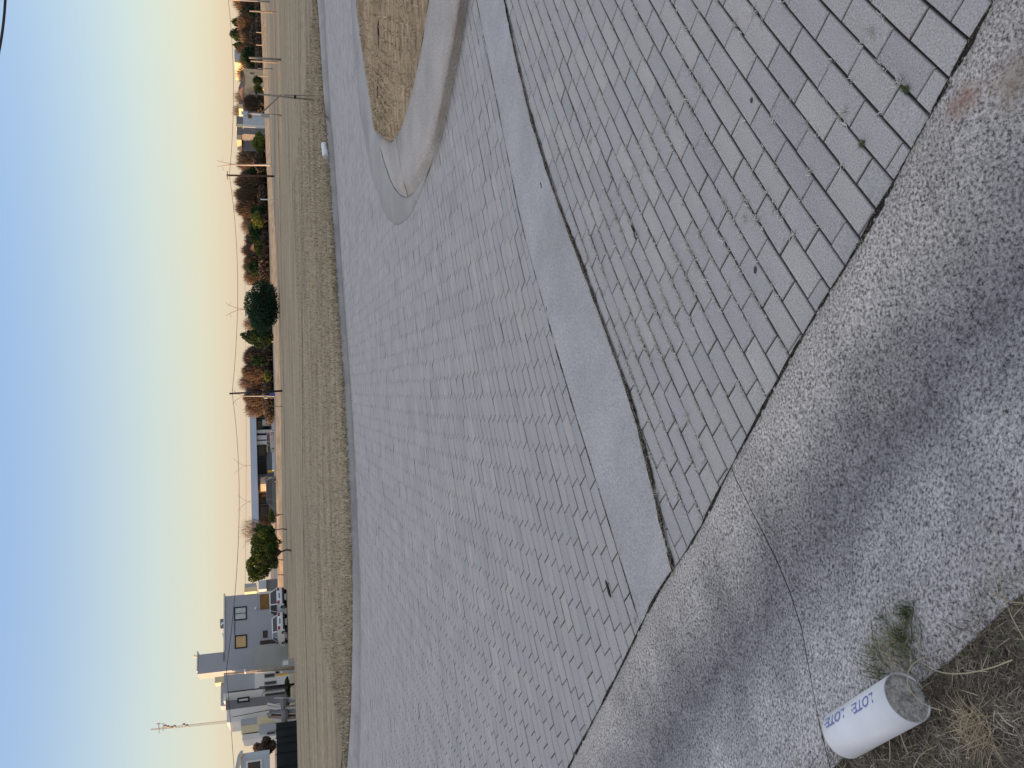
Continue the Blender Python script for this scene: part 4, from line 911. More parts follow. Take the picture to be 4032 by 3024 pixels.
# twin-arm street lamps
def lamp(label, ytr, xt, xb, Y, spread, split):
    b = at(xb, ytr, Y); t = thing('street_lamp', label, 'street lamp', (b[0], Y, 0), 'twin armed street lamps along the highway')
    sp = Vector(at(split, ytr, Y)); top = at(xt, ytr, Y)[2]; B = Vector((b[0], Y, 0)); w = abs(at(xt, ytr - spread, Y)[0] - b[0])
    mb = MB(); mb.tube([B, sp], [.16, .10], 8); part('pole', mb.mesh('pole', M['lamp_post']), t)
    for s in (-1, 1):
        mb = MB(); h = top - sp.z
        mb.tube([sp, sp + Vector((s * w * .12, 0, h * .35)), sp + Vector((s * w * .48, 0, h * .7)), sp + Vector((s * w, 0, h))], [.09, .08, .07, .05], 6)
        arm = part('arm', mb.mesh('arm', M['lamp_post']), t)
        mb = MB(); q = sp + Vector((s * w * .72, 0, h * .78)); mb.tube([q, q + Vector((s * .75, 0, -.1))], [.05, .09], 6)
        part('lamp_head', mb.mesh('lamp_head', M['metal_white']), arm)
lamp('twin armed lamp post standing highest, right of the brown utility pole', 650, 854, 1075, 127, 24, 948)
lamp('twin armed lamp post rising behind the broad drooping tree', 1219, 889, 1060, 147, 26, 966)
lamp('twin armed lamp post rising behind the black utility pole', 1560, 914, 1065, 168, 25, 968)
lamp('twin armed lamp post over the middle of the long canopy', 1834, 919, 1070, 240, 25, 975)
lamp('twin armed lamp post over the left part of the long canopy', 1976, 935, 1070, 245, 26, 988)
lamp('twin armed lamp post mostly hidden behind the large leafy tree', 2122, 952, 1070, 250, 26, 1000)
# overhead wires
def wire(label, pts, r=.02):
    mb = MB(); mb.tube(pts, r, 4, False); tag(part('overhead_wire', mb.mesh('overhead_wire', M['cable']), None), label, 'wire')
def span(A, B, sag, n=14): return [A + (B - A) * t + Vector((0, 0, -sag * 4 * t * (1 - t))) for t in np.linspace(0, 1, n)]
Pl3 = Vector(at(891, 2642, 60))
wire('overhead wire from the pale pole at the right edge to the brown utility pole', span(Vector(at(899, 0, 110)), Vector(at(903, 692, 88 if False else B1.y)), .55), .022)
wire('overhead wire sagging from the brown utility pole to the black utility pole', span(Vector(at(903, 692, B1.y)), Vector(at(914, 1549, B2.y)), .72), .02)
wire('overhead wire from the black utility pole past the grey house', span(Vector(at(914, 1549, B2.y)), Pl3, .75, 20), .018)
wire('overhead wire leaving the view at the left edge', [Pl3 + (Vector(at(926, 3090, 52)) - Pl3) * t + Vector((0, 0, -.02 * math.sin(3.14 * t))) for t in np.linspace(0, 1, 8)], .014)
wire('second fainter wire low above the long canopy', span(Vector(at(950, 500, 200)), Vector(at(966, 2330, 150)), .5, 14), .02)
mb = MB(); q = [at(22 - .00042 * (y + 60) ** 2 * .9, y, 9.0) for y in range(-60, 260, 20)]
tag(part('service_cable', (mb.tube([tuple(p) for p in q], .0125, 6, False), mb)[1].mesh('service_cable', M['cable'], True), None), 'thick twisted black cable crossing the top corner of the sky', 'cable')

# ---------------------------------------------------------------- houses
TH = R(27); TT = np.array([math.cos(TH), math.sin(TH), 0]); NF = np.array([math.sin(TH), -math.cos(TH), 0])    # along the fronts, and out of them
class Facade:
    def __init__(s, x, y, Y=None, n=NF, t=TT):
        s.n, s.t = n, t; s.P = np.array(at(x, y, Y)); s.P[2] = 0
    def st(s, x, y, off=0):
        P = s.P + s.n * off; q = on(x, y, P, s.n); return (q - P) @ s.t, q[2]
    def rect(s, x0, x1, ya, yb, off=0, z0=None):
        xm, ym = (x0 + x1) / 2, (ya + yb) / 2
        sa = s.st(xm, yb, off)[0]; sb = s.st(xm, ya, off)[0]; zt = s.st(x0, ym, off)[1]; zb = s.st(x1, ym, off)[1] if z0 is None else z0
        return min(sa, sb), max(sa, sb), zb, zt
    def block(s, mb, r, front, back):
        s0, s1, z0, z1 = r; A = s.P + s.n * front; B = s.P - s.n * back
        c = [(*(A + s.t * s0)[:2], z0), (*(A + s.t * s1)[:2], z0), (*(A + s.t * s1)[:2], z1), (*(A + s.t * s0)[:2], z1),
             (*(B + s.t * s0)[:2], z0), (*(B + s.t * s1)[:2], z0), (*(B + s.t * s1)[:2], z1), (*(B + s.t * s0)[:2], z1)]
        return mb.hexa(c)
    def box(s, name, parent, mat, x0, x1, ya, yb, front=0.0, back=5.0, z0=None, label=None):
        mb = MB(); s.block(mb, s.rect(x0, x1, ya, yb, front, z0), front, back); return part(name, mb.mesh(name, M[mat]), parent, label)
    def window(s, parent, x0, x1, ya, yb, pane='glass', frame='black', fw=.12, proud=.05, off=0.0, mull=False):
        r = s.rect(x0, x1, ya, yb, off); s0, s1, z0, z1 = r
        mb = MB()
        for q in ((s0, s1, z0, z0 + fw), (s0, s1, z1 - fw, z1), (s0, s0 + fw, z0 + fw, z1 - fw), (s1 - fw, s1, z0 + fw, z1 - fw)): s.block(mb, q, off + proud, -off - .004)
        if mull: s.block(mb, ((s0 + s1) / 2 - .03, (s0 + s1) / 2 + .03, z0 + fw, z1 - fw), off + proud, -off - .004)
        w = part('window', mb.mesh('window', M[frame]), parent)
        mb = MB(); s.block(mb, (s0 + fw, s1 - fw, z0 + fw, z1 - fw), off + proud * .4, -off - .003); part('pane', mb.mesh('pane', M[pane]), w)
        return w
# --- grey two-storey house with a tower block
YH = 90
F1 = Facade(1128, 2337, YH); h1 = thing('house', 'two storey blue grey flat roofed house with a tower block, cars parked in front', 'house', F1.P)
wall = F1.box('wall', h1, 'wall_blue', 884, 1128, 2337, 2566, 0, 8, z0=0)
tw = F1.box('tower', h1, 'wall_blue', 778, 1000, 2566, 2642, 0.02, 3.4, z0=0)
F1.box('coping', h1, 'roof_trim', 880, 885, 2336, 2564, .10, 8.05)
F1.box('coping', h1, 'roof_trim', 774.5, 778.5, 2563, 2643, .10, 3.5)
F1.box('side_wall', h1, 'wall_white', 1020, 1128, 2326, 2338, .03, 6, z0=0)
gd = F1.box('garage_door', h1, 'wood', 1023, 1072, 2338, 2398, .05, .01)
s0, s1, z0, z1 = F1.rect(1023, 1072, 2338, 2398, .05)
for k in range(9):
    mb = MB(); zz = z0 + (z1 - z0) * (k + .08) / 9; F1.block(mb, (s0 + .03, s1 - .03, zz, zz + (z1 - z0) / 9 * .8), .09, -.052); part('slat', mb.mesh('slat', M['wood']), gd)
F1.window(h1, 921, 972, 2389, 2442, 'curtain', mull=True); F1.window(h1, 924, 973, 2500, 2553, 'amber', mull=False)
F1.window(h1, 1035, 1053, 2483, 2511, 'glass', fw=.05)
F1.box('door', h1, 'wood_dark', 1024, 1120, 2518, 2533, .06, .01, z0=0)
q = F1.st(1008, 2396); c = F1.P + F1.t * q[0] + F1.n * .1; mb = MB(); mb.sphere((c[0], c[1], q[1]), .14, 10, 6); part('wall_lamp', mb.mesh('wall_lamp', M['metal_white'], True), h1)
F1.box('perimeter_wall', h1, 'wall_beige', 998, 1127, 2537, 2630, 1.2, -.05, z0=0)
F1.box('ledge', h1, 'wall_dark', 879, 881.5, 2571, 2603, .15, -.02)
F1.box('conduit', h1, 'black', 922.5, 924, 2444, 2500, .06, -.005)
for (a, b, c_, d, mt) in ((867, 880, 2437, 2449, 'wall_dark'), (872, 880, 2449, 2458, 'metal_white'), (866, 868.5, 2437, 2468, 'roof_trim'), (869, 880, 2462, 2469, 'wall_dark')):
    F1.box('roof_unit', h1, mt, a, b, c_, d, -.6, 1.4)
mb = MB(); p = F1.st(880, 2491); q = F1.st(874, 2490); r_ = F1.st(880, 2508)
A_ = lambda s_, off: Vector(tuple((F1.P + F1.t * s_[0] - F1.n * off)[:2]) + (s_[1],))
mb.tube([A_(p, .5), A_(q, .5), A_(r_, .5)], .05, 5); part('roof_pipe', mb.mesh('roof_pipe', M['metal_white']), h1)
mb = MB(); p = F1.st(774, 2582); q = F1.st(762, 2580); mb.tube([A_(p, .5), A_(q, .5)], [.05, .14], 6); part('chimney_vent', mb.mesh('chimney_vent', M['wall_yellow']), h1)
# --- second house, white side walls and dark recess
F2 = Facade(1130, 2660, 80); h2 = thing('house', 'white and blue grey stepped house with a row of dark ground floor windows', 'house', F2.P)
F2.box('wall', h2, 'wall_blue', 881, 1003, 2648, 2722, 0, 6)
F2.box('wall', h2, 'wall_white', 1003, 1130, 2645, 2722, .5, 5, z0=0)
F2.box('side_wall', h2, 'wall_white', 880, 1032, 2722, 2752, .6, 7, z0=2.4)
F2.box('wall', h2, 'wall_white', 1032, 1130, 2722, 2752, .6, 7, z0=0)
F2.box('upper_wall', h2, 'wall_blue', 871, 895, 2690, 2780, -2, 5)
F2.box('coping', h2, 'roof_trim', 868.5, 871, 2689, 2781, -1.95, 5)
F2.box('roof_room', h2, 'wall_yellow', 846, 882, 2664, 2688, -1.5, 3.5)
for (a, b, c_, d) in ((1041, 1082, 2652, 2668), (1041, 1089, 2682, 2696), (1042, 1125, 2700, 2718)): F2.window(h2, a, b, c_, d, 'glass', 'wall_dark', .08, off=.5)
F2.window(h2, 1043, 1125, 2726, 2742, 'glass', 'wall_dark', .08, off=.6)
# --- third house
F3 = Facade(1130, 2745, 78); h3 = thing('house', 'grey fronted house with one small framed window and a long white side wall', 'house', F3.P)
F3.box('wall', h3, 'wall_dark', 889, 1100, 2748, 2782, 0, 9, z0=0)
F3.box('side_wall', h3, 'wall_white', 893, 1100, 2782, 2832, -.02, 9, z0=0)
F3.box('coping', h3, 'roof_trim', 887, 890, 2747, 2783, .06, 9.05)
F3.window(h3, 934, 983, 2745, 2766, 'curtain', fw=.14)
# --- fourth house low
F4 = Facade(1120, 2830, 76); h4 = thing('house', 'low cream house with a grey upper panel and an orange lit wall, behind the planks', 'house', F4.P)
F4.box('wall', h4, 'wall_yellow', 1013, 1090, 2822, 2850, .0, 7, z0=0)  # yellow on this house is sunlight put into the wall colour
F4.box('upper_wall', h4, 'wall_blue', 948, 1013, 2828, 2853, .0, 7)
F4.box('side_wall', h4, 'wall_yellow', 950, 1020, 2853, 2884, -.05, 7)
F4.box('side_wall', h4, 'wall_white', 954, 1088, 2884, 2905, -.08, 7, z0=0)
F4.box('wall', h4, 'wall_blue', 1020, 1087, 2850, 2886, .3, 6, z0=0)
F4.window(h4, 1050, 1085, 2880, 2892, 'glass', 'wall_dark', .06, off=.34)
# --- white gabled house at the left edge
F5 = Facade(1064, 2976, 60, n=np.array([.34, -.9404, 0]), t=np.array([.9404, .34, 0])); h5 = thing('house', 'white gabled house with a large dark window at the left edge of the view', 'house', F5.P)
F5.box('wall', h5, 'wall_pale', 948, 1062, 2976, 3110, 0, 5)
F5.window(h5, 969, 1033, 2992, 3070, 'glass', 'roof_trim', .12)
r5 = F5.rect(948, 1062, 2976, 3110); mb = MB(); s0, s1, z0, z1 = r5; ap = F5.st(925, 3030)[1]
Pt = lambda s_, z_, o_: tuple((F5.P + F5.t * s_ + F5.n * o_)[:2]) + (z_,)
mb.add([Pt(s0 - .2, z1 + .55, .25), Pt(s1 + .2, z1 - .02, .25), Pt(s1 + .2, z1 + .18, .25), Pt(s0 - .2, z1 + .75, .25), Pt(s0 - .2, z1 + .55, -5.2), Pt(s1 + .2, z1 - .02, -5.2), Pt(s1 + .2, z1 + .18, -5.2), Pt(s0 - .2, z1 + .75, -5.2)], [(0, 1, 2, 3), (7, 6, 5, 4), (0, 4, 5, 1), (1, 5, 6, 2), (2, 6, 7, 3), (3, 7, 4, 0)])
part('roof', mb.mesh('roof', M['wall_pale']), h5)
# dark cloth fence panels
FB = Facade(1140, 2850, 58, n=np.array([.05, -.9987, 0]), t=np.array([.9987, .05, 0])); fb = thing('fence', 'dark cloth covered site fence below the left hand houses', 'fence', FB.P)
ys = [2846, 2872, 2905, 2932, 2968, 3024, 3090]
for a, b in zip(ys[:-1], ys[1:]): FB.box('panel', fb, 'tarp', 1087 + (a > 2900) * 2, 1140, a + .6, b, 0, .03, z0=0)
for a in ys: FB.box('fence_post', fb, 'black', 1084, 1140, a - .9, a + .9, .05, .04, z0=0)
# stack of building materials: planks
sp_ = [(1052, 2770, 1130, 2796, 'plank_pale', .07), (1054, 2775, 1128, 2790, 'plank', .09), (1046, 2790, 1132, 2790, 'plank_pale', .06), (1050, 2812, 1134, 2794, 'wall_dark', .06), (1066, 2816, 1130, 2822, 'pole_black', .08), (1054, 2822, 1132, 2830, 'plank', .09),
       (1070, 2834, 1130, 2836, 'plank_pale', .06), (1086, 2840, 1134, 2826, 'plank_pale', .05), (1072, 2760, 1130, 2764, 'wall_dark', .12), (1080, 2752, 1132, 2756, 'metal', .10), (1060, 2802, 1130, 2806, 'wall_dark', .12), (1095, 2800, 1132, 2806, 'plank_pale', .14)]
labs = ['pale plank leaning right, topmost in the timber heap', 'reddish brown board leaning in the timber heap', 'thin pale lath standing upright in the timber heap', 'long dark bar leaning left across the timber heap', 'short black beam leaning in the left of the timber heap', 'brown beam leaning beside the short black beam',
        'thin pale lath at the far left of the timber heap', 'short pale lath leaning against the dark fence', 'broad dark panel at the right end of the timber heap', 'grey metal sheet at the right end of the timber heap', 'dark upright panel in the middle of the timber heap', 'short wide pale board low in the timber heap']
for (xa, ya, xb, yb, mt, w), lb in zip(sp_, labs):
    A = Vector(at(xa, ya, 61)); B = Vector(at(xb, yb, 60)); B.z = 0; mb = MB(); d = (A - B).normalized(); sx = Vector((w, 0, 0)); sy = Vector((0, .03, 0))
    mb.hexa([B - sx - sy, B + sx - sy, A + sx - sy, A - sx - sy, B - sx + sy, B + sx + sy, A + sx + sy, A - sx + sy]); tag(part('plank', mb.mesh('plank', M[mt]), None), lb, 'plank')
mb = MB()
for k in range(9):
    p = at(1105 + random.uniform(-14, 20), 2755 + random.uniform(-8, 95), 60.5 + random.uniform(-.4, .4)); mb.sphere((p[0], p[1], max(.1, p[2] * .7)), random.uniform(.15, .3), 6, 4, (1.3, .8, .9))
tag(part('rubble_heap', mb.mesh('rubble_heap', M['wall_dark']), None), 'low heap of dark rubble under the leaning planks', 'rubble')
# rubbly bush by the white gabled house
bush('bush', 'large shrub with a pale sunlit top between the cream house and the white gabled house', 1030, 1086, 2905, 2975, 68, 'leaf_brown', 3200, .14)
bush('bush', 'upper shrub above the dark one, its sunlight painted in as pale leaves', 1000, 1034, 2920, 2978, 69, 'twig', 1600, .12)  # paler leaf colour stands for the sunlit top of the one shrub
bush('bush', 'low dark hedge at the foot of the stepped white house', 1120, 1142, 2665, 2745, 66, 'leaf_dark', 1800, .09)
# poles by the houses
pa, B, T = post('lamp_pole', 'pale round pole with a small lamp standing in front of the beige perimeter wall', (972, 2642), (1140, 2629), .15, 'bark_pale', 'pole', Y=60)
mb = MB(); mb.sphere(T + Vector((0, -.05, .1)), .15, 7, 5, (1.2, 1, .6)); part('lamp_head', mb.mesh('lamp_head', M['metal_white'], True), pa)
post('utility_pole', 'tall pale utility pole at the corner of the tower block', (881, 2654), (1134, 2636), .16, 'bark_pale', 'utility pole', Y=61)
post('black_pole', 'long thin black pole in front of the second house', (899, 2726), (1124, 2700), .10, 'pole_black', 'pole', Y=62)
post('black_pole', 'shorter black pole beside the long thin one', (1020, 2706), (1122, 2697), .10, 'pole_black', 'pole', Y=61.5)
post('black_pole', 'thin dark pole crossing the white side wall above the timber heap', (912, 2824), (1130, 2780), .06, 'pole_brown', 'pole', Y=62.5)
mx_ = thing('meter_cabinet', 'grey meter cabinet with a dark window and a yellow side below the tower pole', 'cabinet', tuple(at(1139, 2648, 60)))
FC = Facade(1139, 2648, 60)
FC.box('cabinet', mx_, 'metal', 1083, 1139, 2642, 2652, 0, .5, z0=0); FC.box('window', mx_, 'black', 1085, 1099, 2643, 2651, .03, -.004); FC.box('meter', mx_, 'metal_white', 1104, 1113, 2643.5, 2650, .03, -.004); FC.box('side_panel', mx_, 'yellow', 1088, 1134, 2652.5, 2657, -.02, .45)
FC2 = Facade(1137, 2609, 62); bb = thing('utility_box', 'pale blue square utility box at the foot of the beige perimeter wall', 'box', tuple(at(1137, 2609, 62)))
FC2.box('lid', bb, 'metal_white', 1114, 1136, 2601, 2619, .05, .3); FC2.box('base', bb, 'wall_beige', 1111, 1140, 2594, 2628, 0, .4, z0=0)
# radio mast
t = thing('radio_mast', 'tall thin lattice radio mast with dishes behind the left hand houses', 'mast', (at(948, 2836, 260)[0], 260, 0))
B = Vector(at(1075, 2822, 260)); B.z = 0; T = Vector(at(594, 2872, 260)); mb = MB()
for s in ((-.5, -.4), (.5, -.4), (0, .5)): mb.tube([B + Vector((s[0], s[1], 0)), T + Vector((s[0] * .35, s[1] * .35, 0))], .05, 4)
K = 40
for k in range(K):
    f0, f1 = k / K, (k + 1) / K; P_ = lambda f, s: B + (T - B) * f + Vector((s[0] * (1 - .65 * f), s[1] * (1 - .65 * f), 0))
    mb.tube([P_(f0, (-.5, -.4)), P_(f1, (.5, -.4))], .05, 3); mb.tube([P_(f0, (.5, -.4)), P_(f1, (0, .5))], .05, 3); mb.tube([P_(f0, (0, .5)), P_(f1, (-.5, -.4))], .05, 3)
part('lattice', mb.mesh('lattice', M['lamp_post']), t)
for (x, y) in ((650, 2858), (662, 2861), (676, 2864), (687, 2860), (724, 2853), (736, 2857)):
    p = at(x, y, 259); mb = MB(); mb.sphere(p, .48, 8, 5, (1, .5, 1)); part('dish', mb.mesh('dish', M['lamp_post'], True), t)
for (x, y, w) in ((626, 2868, 1.5), (642, 2864, 1.1), (625, 2862, .8)):
    p = Vector(at(x, y, 259)); mb = MB(); mb.tube([p - Vector((w, 0, 0)), p + Vector((w, 0, 0))], .09, 4); mb.tube([p + Vector((w, 0, -.4)), p + Vector((w, 0, .5))], .1, 4); part('antenna', mb.mesh('antenna', M['lamp_post']), t)

# ---------------------------------------------------------------- long low building with canopy
YS = 228; n0 = np.array([.30, -.9539, 0]); t0_ = np.array([.9539, .30, 0])
FS = Facade(1075, 1850, YS, n=n0, t=t0_); sb = thing('station_building', 'long low building with a wide blue grey canopy, white columns and dark glass fronts', 'building', FS.P)
def sbx(*a, **k): return FS.box(a[0], sb, *a[1:], **k)
def line_x(y, xa, xb): return xa + (xb - xa) * (y - 1590) / (2130 - 1590)
s0, s1, z0, z1 = FS.rect(988, 1014, 1586, 2140, 3.0)
za, zb_ = FS.st(982, 1590, 3.0)[1], FS.st(1007, 1590, 3.0)[1]; zc_, zd = FS.st(993, 2130, 3.0)[1], FS.st(1020, 2130, 3.0)[1]
mb = MB(); A = FS.P + FS.n * 3; Bk = FS.P - FS.n * 14
P3 = lambda b, s_, z_: (*(b + FS.t * s_)[:2], z_)
mb.hexa([P3(A, s0, zd), P3(A, s1, zb_), P3(A, s1, za), P3(A, s0, zc_), P3(Bk, s0, zd), P3(Bk, s1, zb_), P3(Bk, s1, za), P3(Bk, s0, zc_)]); part('canopy', mb.mesh('canopy', M['canopy']), sb)
sbx('wall', 'wall_dark', 1004, 1076, 1604, 2062, 0, 12, z0=0)
for (a, b, c_, d) in ((1008, 1062, 1606, 1650), (1008, 1062, 1652, 1692), (1012, 1062, 1706, 1720), (1014, 1050, 1750, 1800), (1014, 1050, 1802, 1868), (1018, 1058, 1942, 1985), (1020, 1058, 1988, 2058)): FS.window(sb, a, b, c_, d, 'glass', 'black', .3, .1)
for (a, b, c_, d) in ((1010, 1067, 1692, 1704), (1012, 1062, 1714, 1730), (1010, 1052, 1736, 1749)): sbx('column', 'wall_white', a, b, c_, d, 1.2, -.15, z0=0)
sbx('art_column', 'wall_pale', 1004, 1060, 1583, 1603, 1.6, 2, z0=0); sbx('ledge', 'wall_yellow', 1050, 1054, 1750, 1780, .8, -.15)
sbx('low_wall', 'wall_pale', 1069, 1076, 1613, 1700, 8, -7.5, z0=0); sbx('counter', 'wall_dark', 1053, 1070, 1612, 1655, 5, -4, z0=0)
sbx('dispenser', 'wall_beige', 1033, 1062, 1652, 1674, 3, -2, z0=0); sbx('sill', 'wall_white', 1016, 1019, 1930, 2062, .6, -.15); sbx('yellow_bin', 'yellow', 1054, 1069, 1852, 1859, 4, -3, z0=0)
sbx('low_wall', 'wall_pale', 1071, 1075.5, 1752, 1852, 9, -8.5, z0=0)
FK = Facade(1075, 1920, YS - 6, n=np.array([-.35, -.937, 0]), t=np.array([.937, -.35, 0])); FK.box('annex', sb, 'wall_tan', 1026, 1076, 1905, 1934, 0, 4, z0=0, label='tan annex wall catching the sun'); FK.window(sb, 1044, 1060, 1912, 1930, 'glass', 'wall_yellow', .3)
FS2 = Facade(1075, 1900, YS - 10, n=n0, t=t0_); FS2.box('poster', sb, 'plank', 1042, 1058, 1875, 1898, 0, .3)
sg = thing('sign_board', 'small white sign on two legs beside the black utility pole', 'sign', tuple(at(1060, 1564, 150)))
FG = Facade(1075, 1564, 150); FG.box('board', sg, 'wall_white', 1039, 1053, 1558, 1568, 0, .1); FG.box('leg', sg, 'post', 1053, 1072, 1559, 1560, 0, .08, z0=0); FG.box('leg', sg, 'post', 1053, 1072, 1566, 1567, 0, .08, z0=0)
mb = MB()
for k in range(3):
    r_ = FG.rect(1041 + k * 4, 1042.6 + k * 4, 1560, 1566.5, .02); FG.block(mb, r_, .02, -.004)
part('text_lines', mb.mesh('text_lines', M['wall_dark']), sg)

# ---------------------------------------------------------------- houses far right
def small_house(label, Y, rot, parts_, cat='house'):
    n_ = np.array([math.sin(rot), -math.cos(rot), 0]); t_ = np.array([math.cos(rot), math.sin(rot), 0]); F = None
    x0, x1, ya, yb = parts_[0][2:6]; F = Facade(x1, (ya + yb) / 2, Y, n=n_, t=t_); h = thing('house', label, cat, F.P)
    for (nm, mt, a, b, c_, d, fr, bk, base) in parts_:
        if nm == 'window': F.window(h, a, b, c_, d, 'glass', mt, .3, off=fr)
        elif nm == 'roof':
            s0, s1, z0, z1 = F.rect(a, b, c_, d, 0); mb = MB(); A = F.P + F.n * .4; Bk = F.P - F.n * bk; mid_ = F.P - F.n * (bk / 2)
            q = lambda b_, s_, z_: (*(b_ + F.t * s_)[:2], z_)
            w = (s1 - s0) * .35; mb.add([q(A, s0, z0), q(A, s1, z0), q(Bk, s1, z0), q(Bk, s0, z0), q(mid_, s0 + w, z1), q(mid_, s1 - w, z1)], [(0, 1, 5, 4), (1, 2, 5), (2, 3, 4, 5), (3, 0, 4), (3, 2, 1, 0)]); part('roof', mb.mesh('roof', M[mt]), h)
        else: F.box(nm, h, mt, a, b, c_, d, fr, bk, z0=0 if base else None)
    return h
small_house('pale grey tower house with a yellow lit side wall behind the dark evergreens', 400, R(20), [('wall', 'wall_pale', 923, 1025, 198, 236, 0, 12, True), ('side_wall', 'wall_yellow', 924, 1025, 236, 250, -.05, 12, True), ('wall', 'wall_pale', 955, 1025, 150, 198, -.5, 8, True)])  # the yellow side wall has the sun's light put into its colour
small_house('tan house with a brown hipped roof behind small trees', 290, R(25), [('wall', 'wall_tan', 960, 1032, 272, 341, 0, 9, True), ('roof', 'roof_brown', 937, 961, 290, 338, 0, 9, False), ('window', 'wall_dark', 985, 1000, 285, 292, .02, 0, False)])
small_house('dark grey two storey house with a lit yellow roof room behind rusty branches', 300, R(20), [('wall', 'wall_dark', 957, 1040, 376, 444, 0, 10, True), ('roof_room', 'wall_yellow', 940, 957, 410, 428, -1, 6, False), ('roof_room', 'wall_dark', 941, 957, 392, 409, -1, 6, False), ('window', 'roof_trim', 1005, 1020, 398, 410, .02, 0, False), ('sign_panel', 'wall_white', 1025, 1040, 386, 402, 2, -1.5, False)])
small_house('white house with a curved front and dark roof blocks beside the meter post', 240, R(22), [('wall', 'wall_pale', 957, 1045, 446, 490, 0, 10, True), ('wall', 'wall_pale', 950, 975, 438, 452, .3, 8, False), ('side_wall', 'wall_white', 957, 1045, 490, 502, -.1, 10, True), ('roof_room', 'wall_dark', 931, 957, 458, 487, -1, 6, False), ('roof_room', 'wall_yellow', 930, 957, 487, 500, -1.1, 6, False), ('roof_room', 'wall_dark', 932, 960, 501, 530, -1.3, 6, False), ('roof_room', 'wall_tan', 932, 950, 530, 551, -1.4, 6, False), ('wall', 'wall_dark', 958, 1045, 502, 530, -.5, 8, True), ('window', 'wood', 976, 992, 450, 466, .02, 0, False)])  # pale side wall, yellow and tan roof rooms: sunlit sides put into colour
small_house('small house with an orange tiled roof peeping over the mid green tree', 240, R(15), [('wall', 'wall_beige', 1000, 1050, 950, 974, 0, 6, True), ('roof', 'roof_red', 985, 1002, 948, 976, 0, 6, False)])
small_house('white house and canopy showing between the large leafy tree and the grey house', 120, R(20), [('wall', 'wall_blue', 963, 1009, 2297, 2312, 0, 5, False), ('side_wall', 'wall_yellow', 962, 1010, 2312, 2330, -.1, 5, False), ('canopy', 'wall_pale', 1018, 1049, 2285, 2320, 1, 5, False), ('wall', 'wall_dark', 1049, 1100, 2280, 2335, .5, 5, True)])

# unseen row of houses, added to hold the low sun off the foreground
sun_blockers = [(-72, -75, 14, 7.6), (-70, -61, 15, 8.2), (-71, -46, 13, 7.4), (-70, -33, 14, 8.6), (-72, -19, 15, 7.8), (-70, -4, 13, 8.3), (-71, 9, 14, 7.5), (-70, 23, 15, 8.0), (-72, 38, 14, 5.8), (-71, 52, 10, 5.6), (-70, 62, 18, 7.9), (-71, 80, 9, 7.6)]
for k, (x, y, w, h) in enumerate(sun_blockers):
    t = thing('sun_blocking_house', 'house added unseen left of the view to block the sun, ' + 'first second third fourth fifth sixth seventh eighth ninth tenth eleventh twelfth thirteenth'.split()[k] + ' from behind the camera', 'house', (x, y + w / 2, 0), 'houses added left of the view to block the sun')
    mb = MB(); mb.box(x - 9, x, y + .02, y + w - .02, 0, h); part('wall', mb.mesh('wall', M['wall_white' if k % 2 else 'wall_beige']), t)
    for zz in (.9, 4.0):
        for yy in (.2, .6):
            mb = MB(); mb.box(x + .002, x + .05, y + w * yy, y + w * yy + 1.4, zz, zz + 1.3); wv = part('window', mb.mesh('window', M['glass']), t)

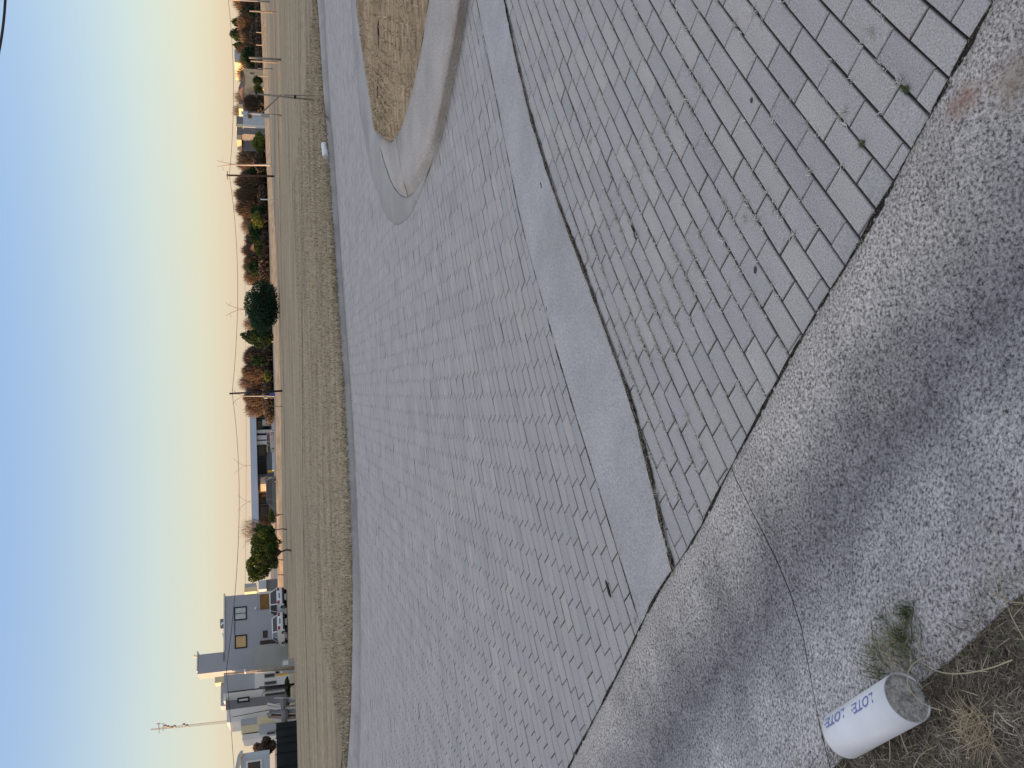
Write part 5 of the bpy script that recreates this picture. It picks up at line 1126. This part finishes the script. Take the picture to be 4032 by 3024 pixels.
# ---------------------------------------------------------------- cars
def car(label, P, hd, body_m, L=4.3, W=1.72, Hh=1.48, name='parked_car', sedan=True):
    t = thing(name, label, 'car', (P[0], P[1], 0)); ca, sa = math.cos(hd), math.sin(hd)
    def W2(p): x, y, z = p; return (P[0] + x * ca - y * sa, P[1] + x * sa + y * ca, z)          # x forward
    prof = [(-L / 2, .45), (-L / 2 - .03, .62), (-L / 2 + .02, .98 if sedan else .95), (-L / 2 + .55 if sedan else -L / 2 + .12, 1.0), (L * .12, .98), (L / 2 - .25, .78), (L / 2, .6), (L / 2, .35), (L / 2 - .2, .28), (-L / 2 + .15, .28)]
    def loft(prof, widths, mat, nm, parent):
        mb = MB(); n = len(prof); V = []
        for ws, fy in widths:
            for (x, z) in prof: V.append(W2((x * fy, ws, .28 + (z - .28) * (1 if abs(fy - 1) < 1e-6 else .97))))
        Fs = [(i * n + k, i * n + (k + 1) % n, (i + 1) * n + (k + 1) % n, (i + 1) * n + k) for i in range(len(widths) - 1) for k in range(n)]
        Fs += [tuple(range(n)), tuple((len(widths) - 1) * n + k for k in range(n))[::-1]]
        mb.add(V, Fs); return part(nm, mb.mesh(nm, M[mat], False), parent)
    hw = W / 2
    body = loft(prof, [(-hw + .04, .965), (-hw, .99), (-hw * .6, 1.0), (hw * .6, 1.0), (hw, .99), (hw - .04, .965)], body_m, 'body', t)
    r0 = -L / 2 + (.5 if sedan else .12); cab = [(r0 - .05, .97), (r0 + .45, Hh - .05), (r0 + 1.0, Hh), (.35, Hh - .04), (1.05, .97)]
    def cabin(ins, mat, nm, parent, grow=0):
        mb = MB(); V = []; n = len(cab)
        for sgn in (-1, 1):
            for (x, z) in cab: V.append(W2((x, sgn * ((hw - .05 + grow) - max(0, z - .97) * .32), z + grow)))
        Fs = [(k, (k + 1) % n, n + (k + 1) % n, n + k) for k in range(n)] + [tuple(range(n))[::-1], tuple(n + k for k in range(n))]; mb.add(V, Fs); return part(nm, mb.mesh(nm, M[mat]), parent)
    cabin(0, 'glass', 'windows', t)
    # roof and pillars
    mb = MB(); yr = hw - .05 - (Hh - .97) * .32
    mb.hexa([W2((r0 + .42, -yr - .02, Hh - .05)), W2((.42, -yr - .02, Hh - .05)), W2((.38, -yr, Hh + .025)), W2((r0 + .5, -yr, Hh + .025)), W2((r0 + .42, yr + .02, Hh - .05)), W2((.42, yr + .02, Hh - .05)), W2((.38, yr, Hh + .025)), W2((r0 + .5, yr, Hh + .025))])
    for sgn in (-1, 1):
        for (xa, xb) in ((r0 - .02, r0 + .45), (1.05, .38), (-.15, -.15)):
            mb.tube([W2((xa, sgn * (hw - .04), .97)), W2((xb, sgn * (yr + .01), Hh - .02))], .045, 4)
    part('roof', mb.mesh('roof', M[body_m]), t)
    for x in (-L / 2 + .78, L / 2 - .82):
        for sgn in (-1, 1):
            mb = MB(); mb.tube([W2((x, sgn * (hw - .22), .31)), W2((x, sgn * (hw + .012), .31))], .31, 14); wh = part('wheel', mb.mesh('wheel', M['rubber']), t)
            mb = MB(); mb.tube([W2((x, sgn * (hw - .02), .31)), W2((x, sgn * (hw + .025), .31))], .18, 10); part('hubcap', mb.mesh('hubcap', M['metal']), wh)
    for sgn in (-1, 1):
        mb = MB(); xa = -L / 2 - .045; mb.hexa([W2((xa, sgn * .52, .72)), W2((xa, sgn * .82, .72)), W2((xa + .03, sgn * .82, .93)), W2((xa + .03, sgn * .52, .93)), W2((xa + .2, sgn * .52, .72)), W2((xa + .2, sgn * .845, .72)), W2((xa + .2, sgn * .845, .93)), W2((xa + .2, sgn * .52, .93))]); part('tail_light', mb.mesh('tail_light', M['red_lens']), t)
        mb = MB(); mb.sphere(W2((.95, sgn * (hw + .08), 1.0)), .09, 6, 4, (1, 1, .8)); part('mirror', mb.mesh('mirror', M['black']), t)
    mb = MB(); mb.hexa([W2((-L / 2 - .05, -.26, .68)), W2((-L / 2 - .05, .26, .68)), W2((-L / 2 - .04, .26, .80)), W2((-L / 2 - .04, -.26, .80)), W2((-L / 2, -.26, .68)), W2((-L / 2, .26, .68)), W2((-L / 2, .26, .80)), W2((-L / 2, -.26, .80))]); part('number_plate', mb.mesh('number_plate', M['wall_dark']), t)
    mb = MB(); mb.hexa([W2((-L / 2 - .06, -hw + .08, .26)), W2((-L / 2 - .06, hw - .08, .26)), W2((-L / 2 - .05, hw - .08, .45)), W2((-L / 2 - .05, -hw + .08, .45)), W2((-L / 2 + .2, -hw + .06, .26)), W2((-L / 2 + .2, hw - .06, .26)), W2((-L / 2 + .2, hw - .06, .45)), W2((-L / 2 + .2, -hw + .06, .45))]); part('bumper', mb.mesh('bumper', M['black']), t)
    return t
c1 = at(1100, 2380, 84.5); c2 = at(1100, 2480, 83.5)
car('white hatchback parked in front of the slatted garage door', (c1[0], 84.5), R(90 + 40), 'car_white', 3.9, 1.75, 1.62, sedan=False)
car('white saloon with a dark rear window parked left of the hatchback', (c2[0], 83.5), R(90 + 38), 'car_white', 4.3, 1.75, 1.45, sedan=True)
c3_ = at(1075, 1738, 205); car('grey blue car driving past the white columns of the long building', (c3_[0], 205), R(178), 'car_silver', 5.4, 2.0, 1.7)
c4 = at(1075, 1965, 150); v4 = car('long dark teal van parked before the left end of the long building', (c4[0], 150), R(182), 'car_teal', 7.8, 2.1, 1.9, name='parked_van', sedan=False)

for me in list(bpy.data.meshes):
    if me.users == 0: bpy.data.meshes.remove(me)
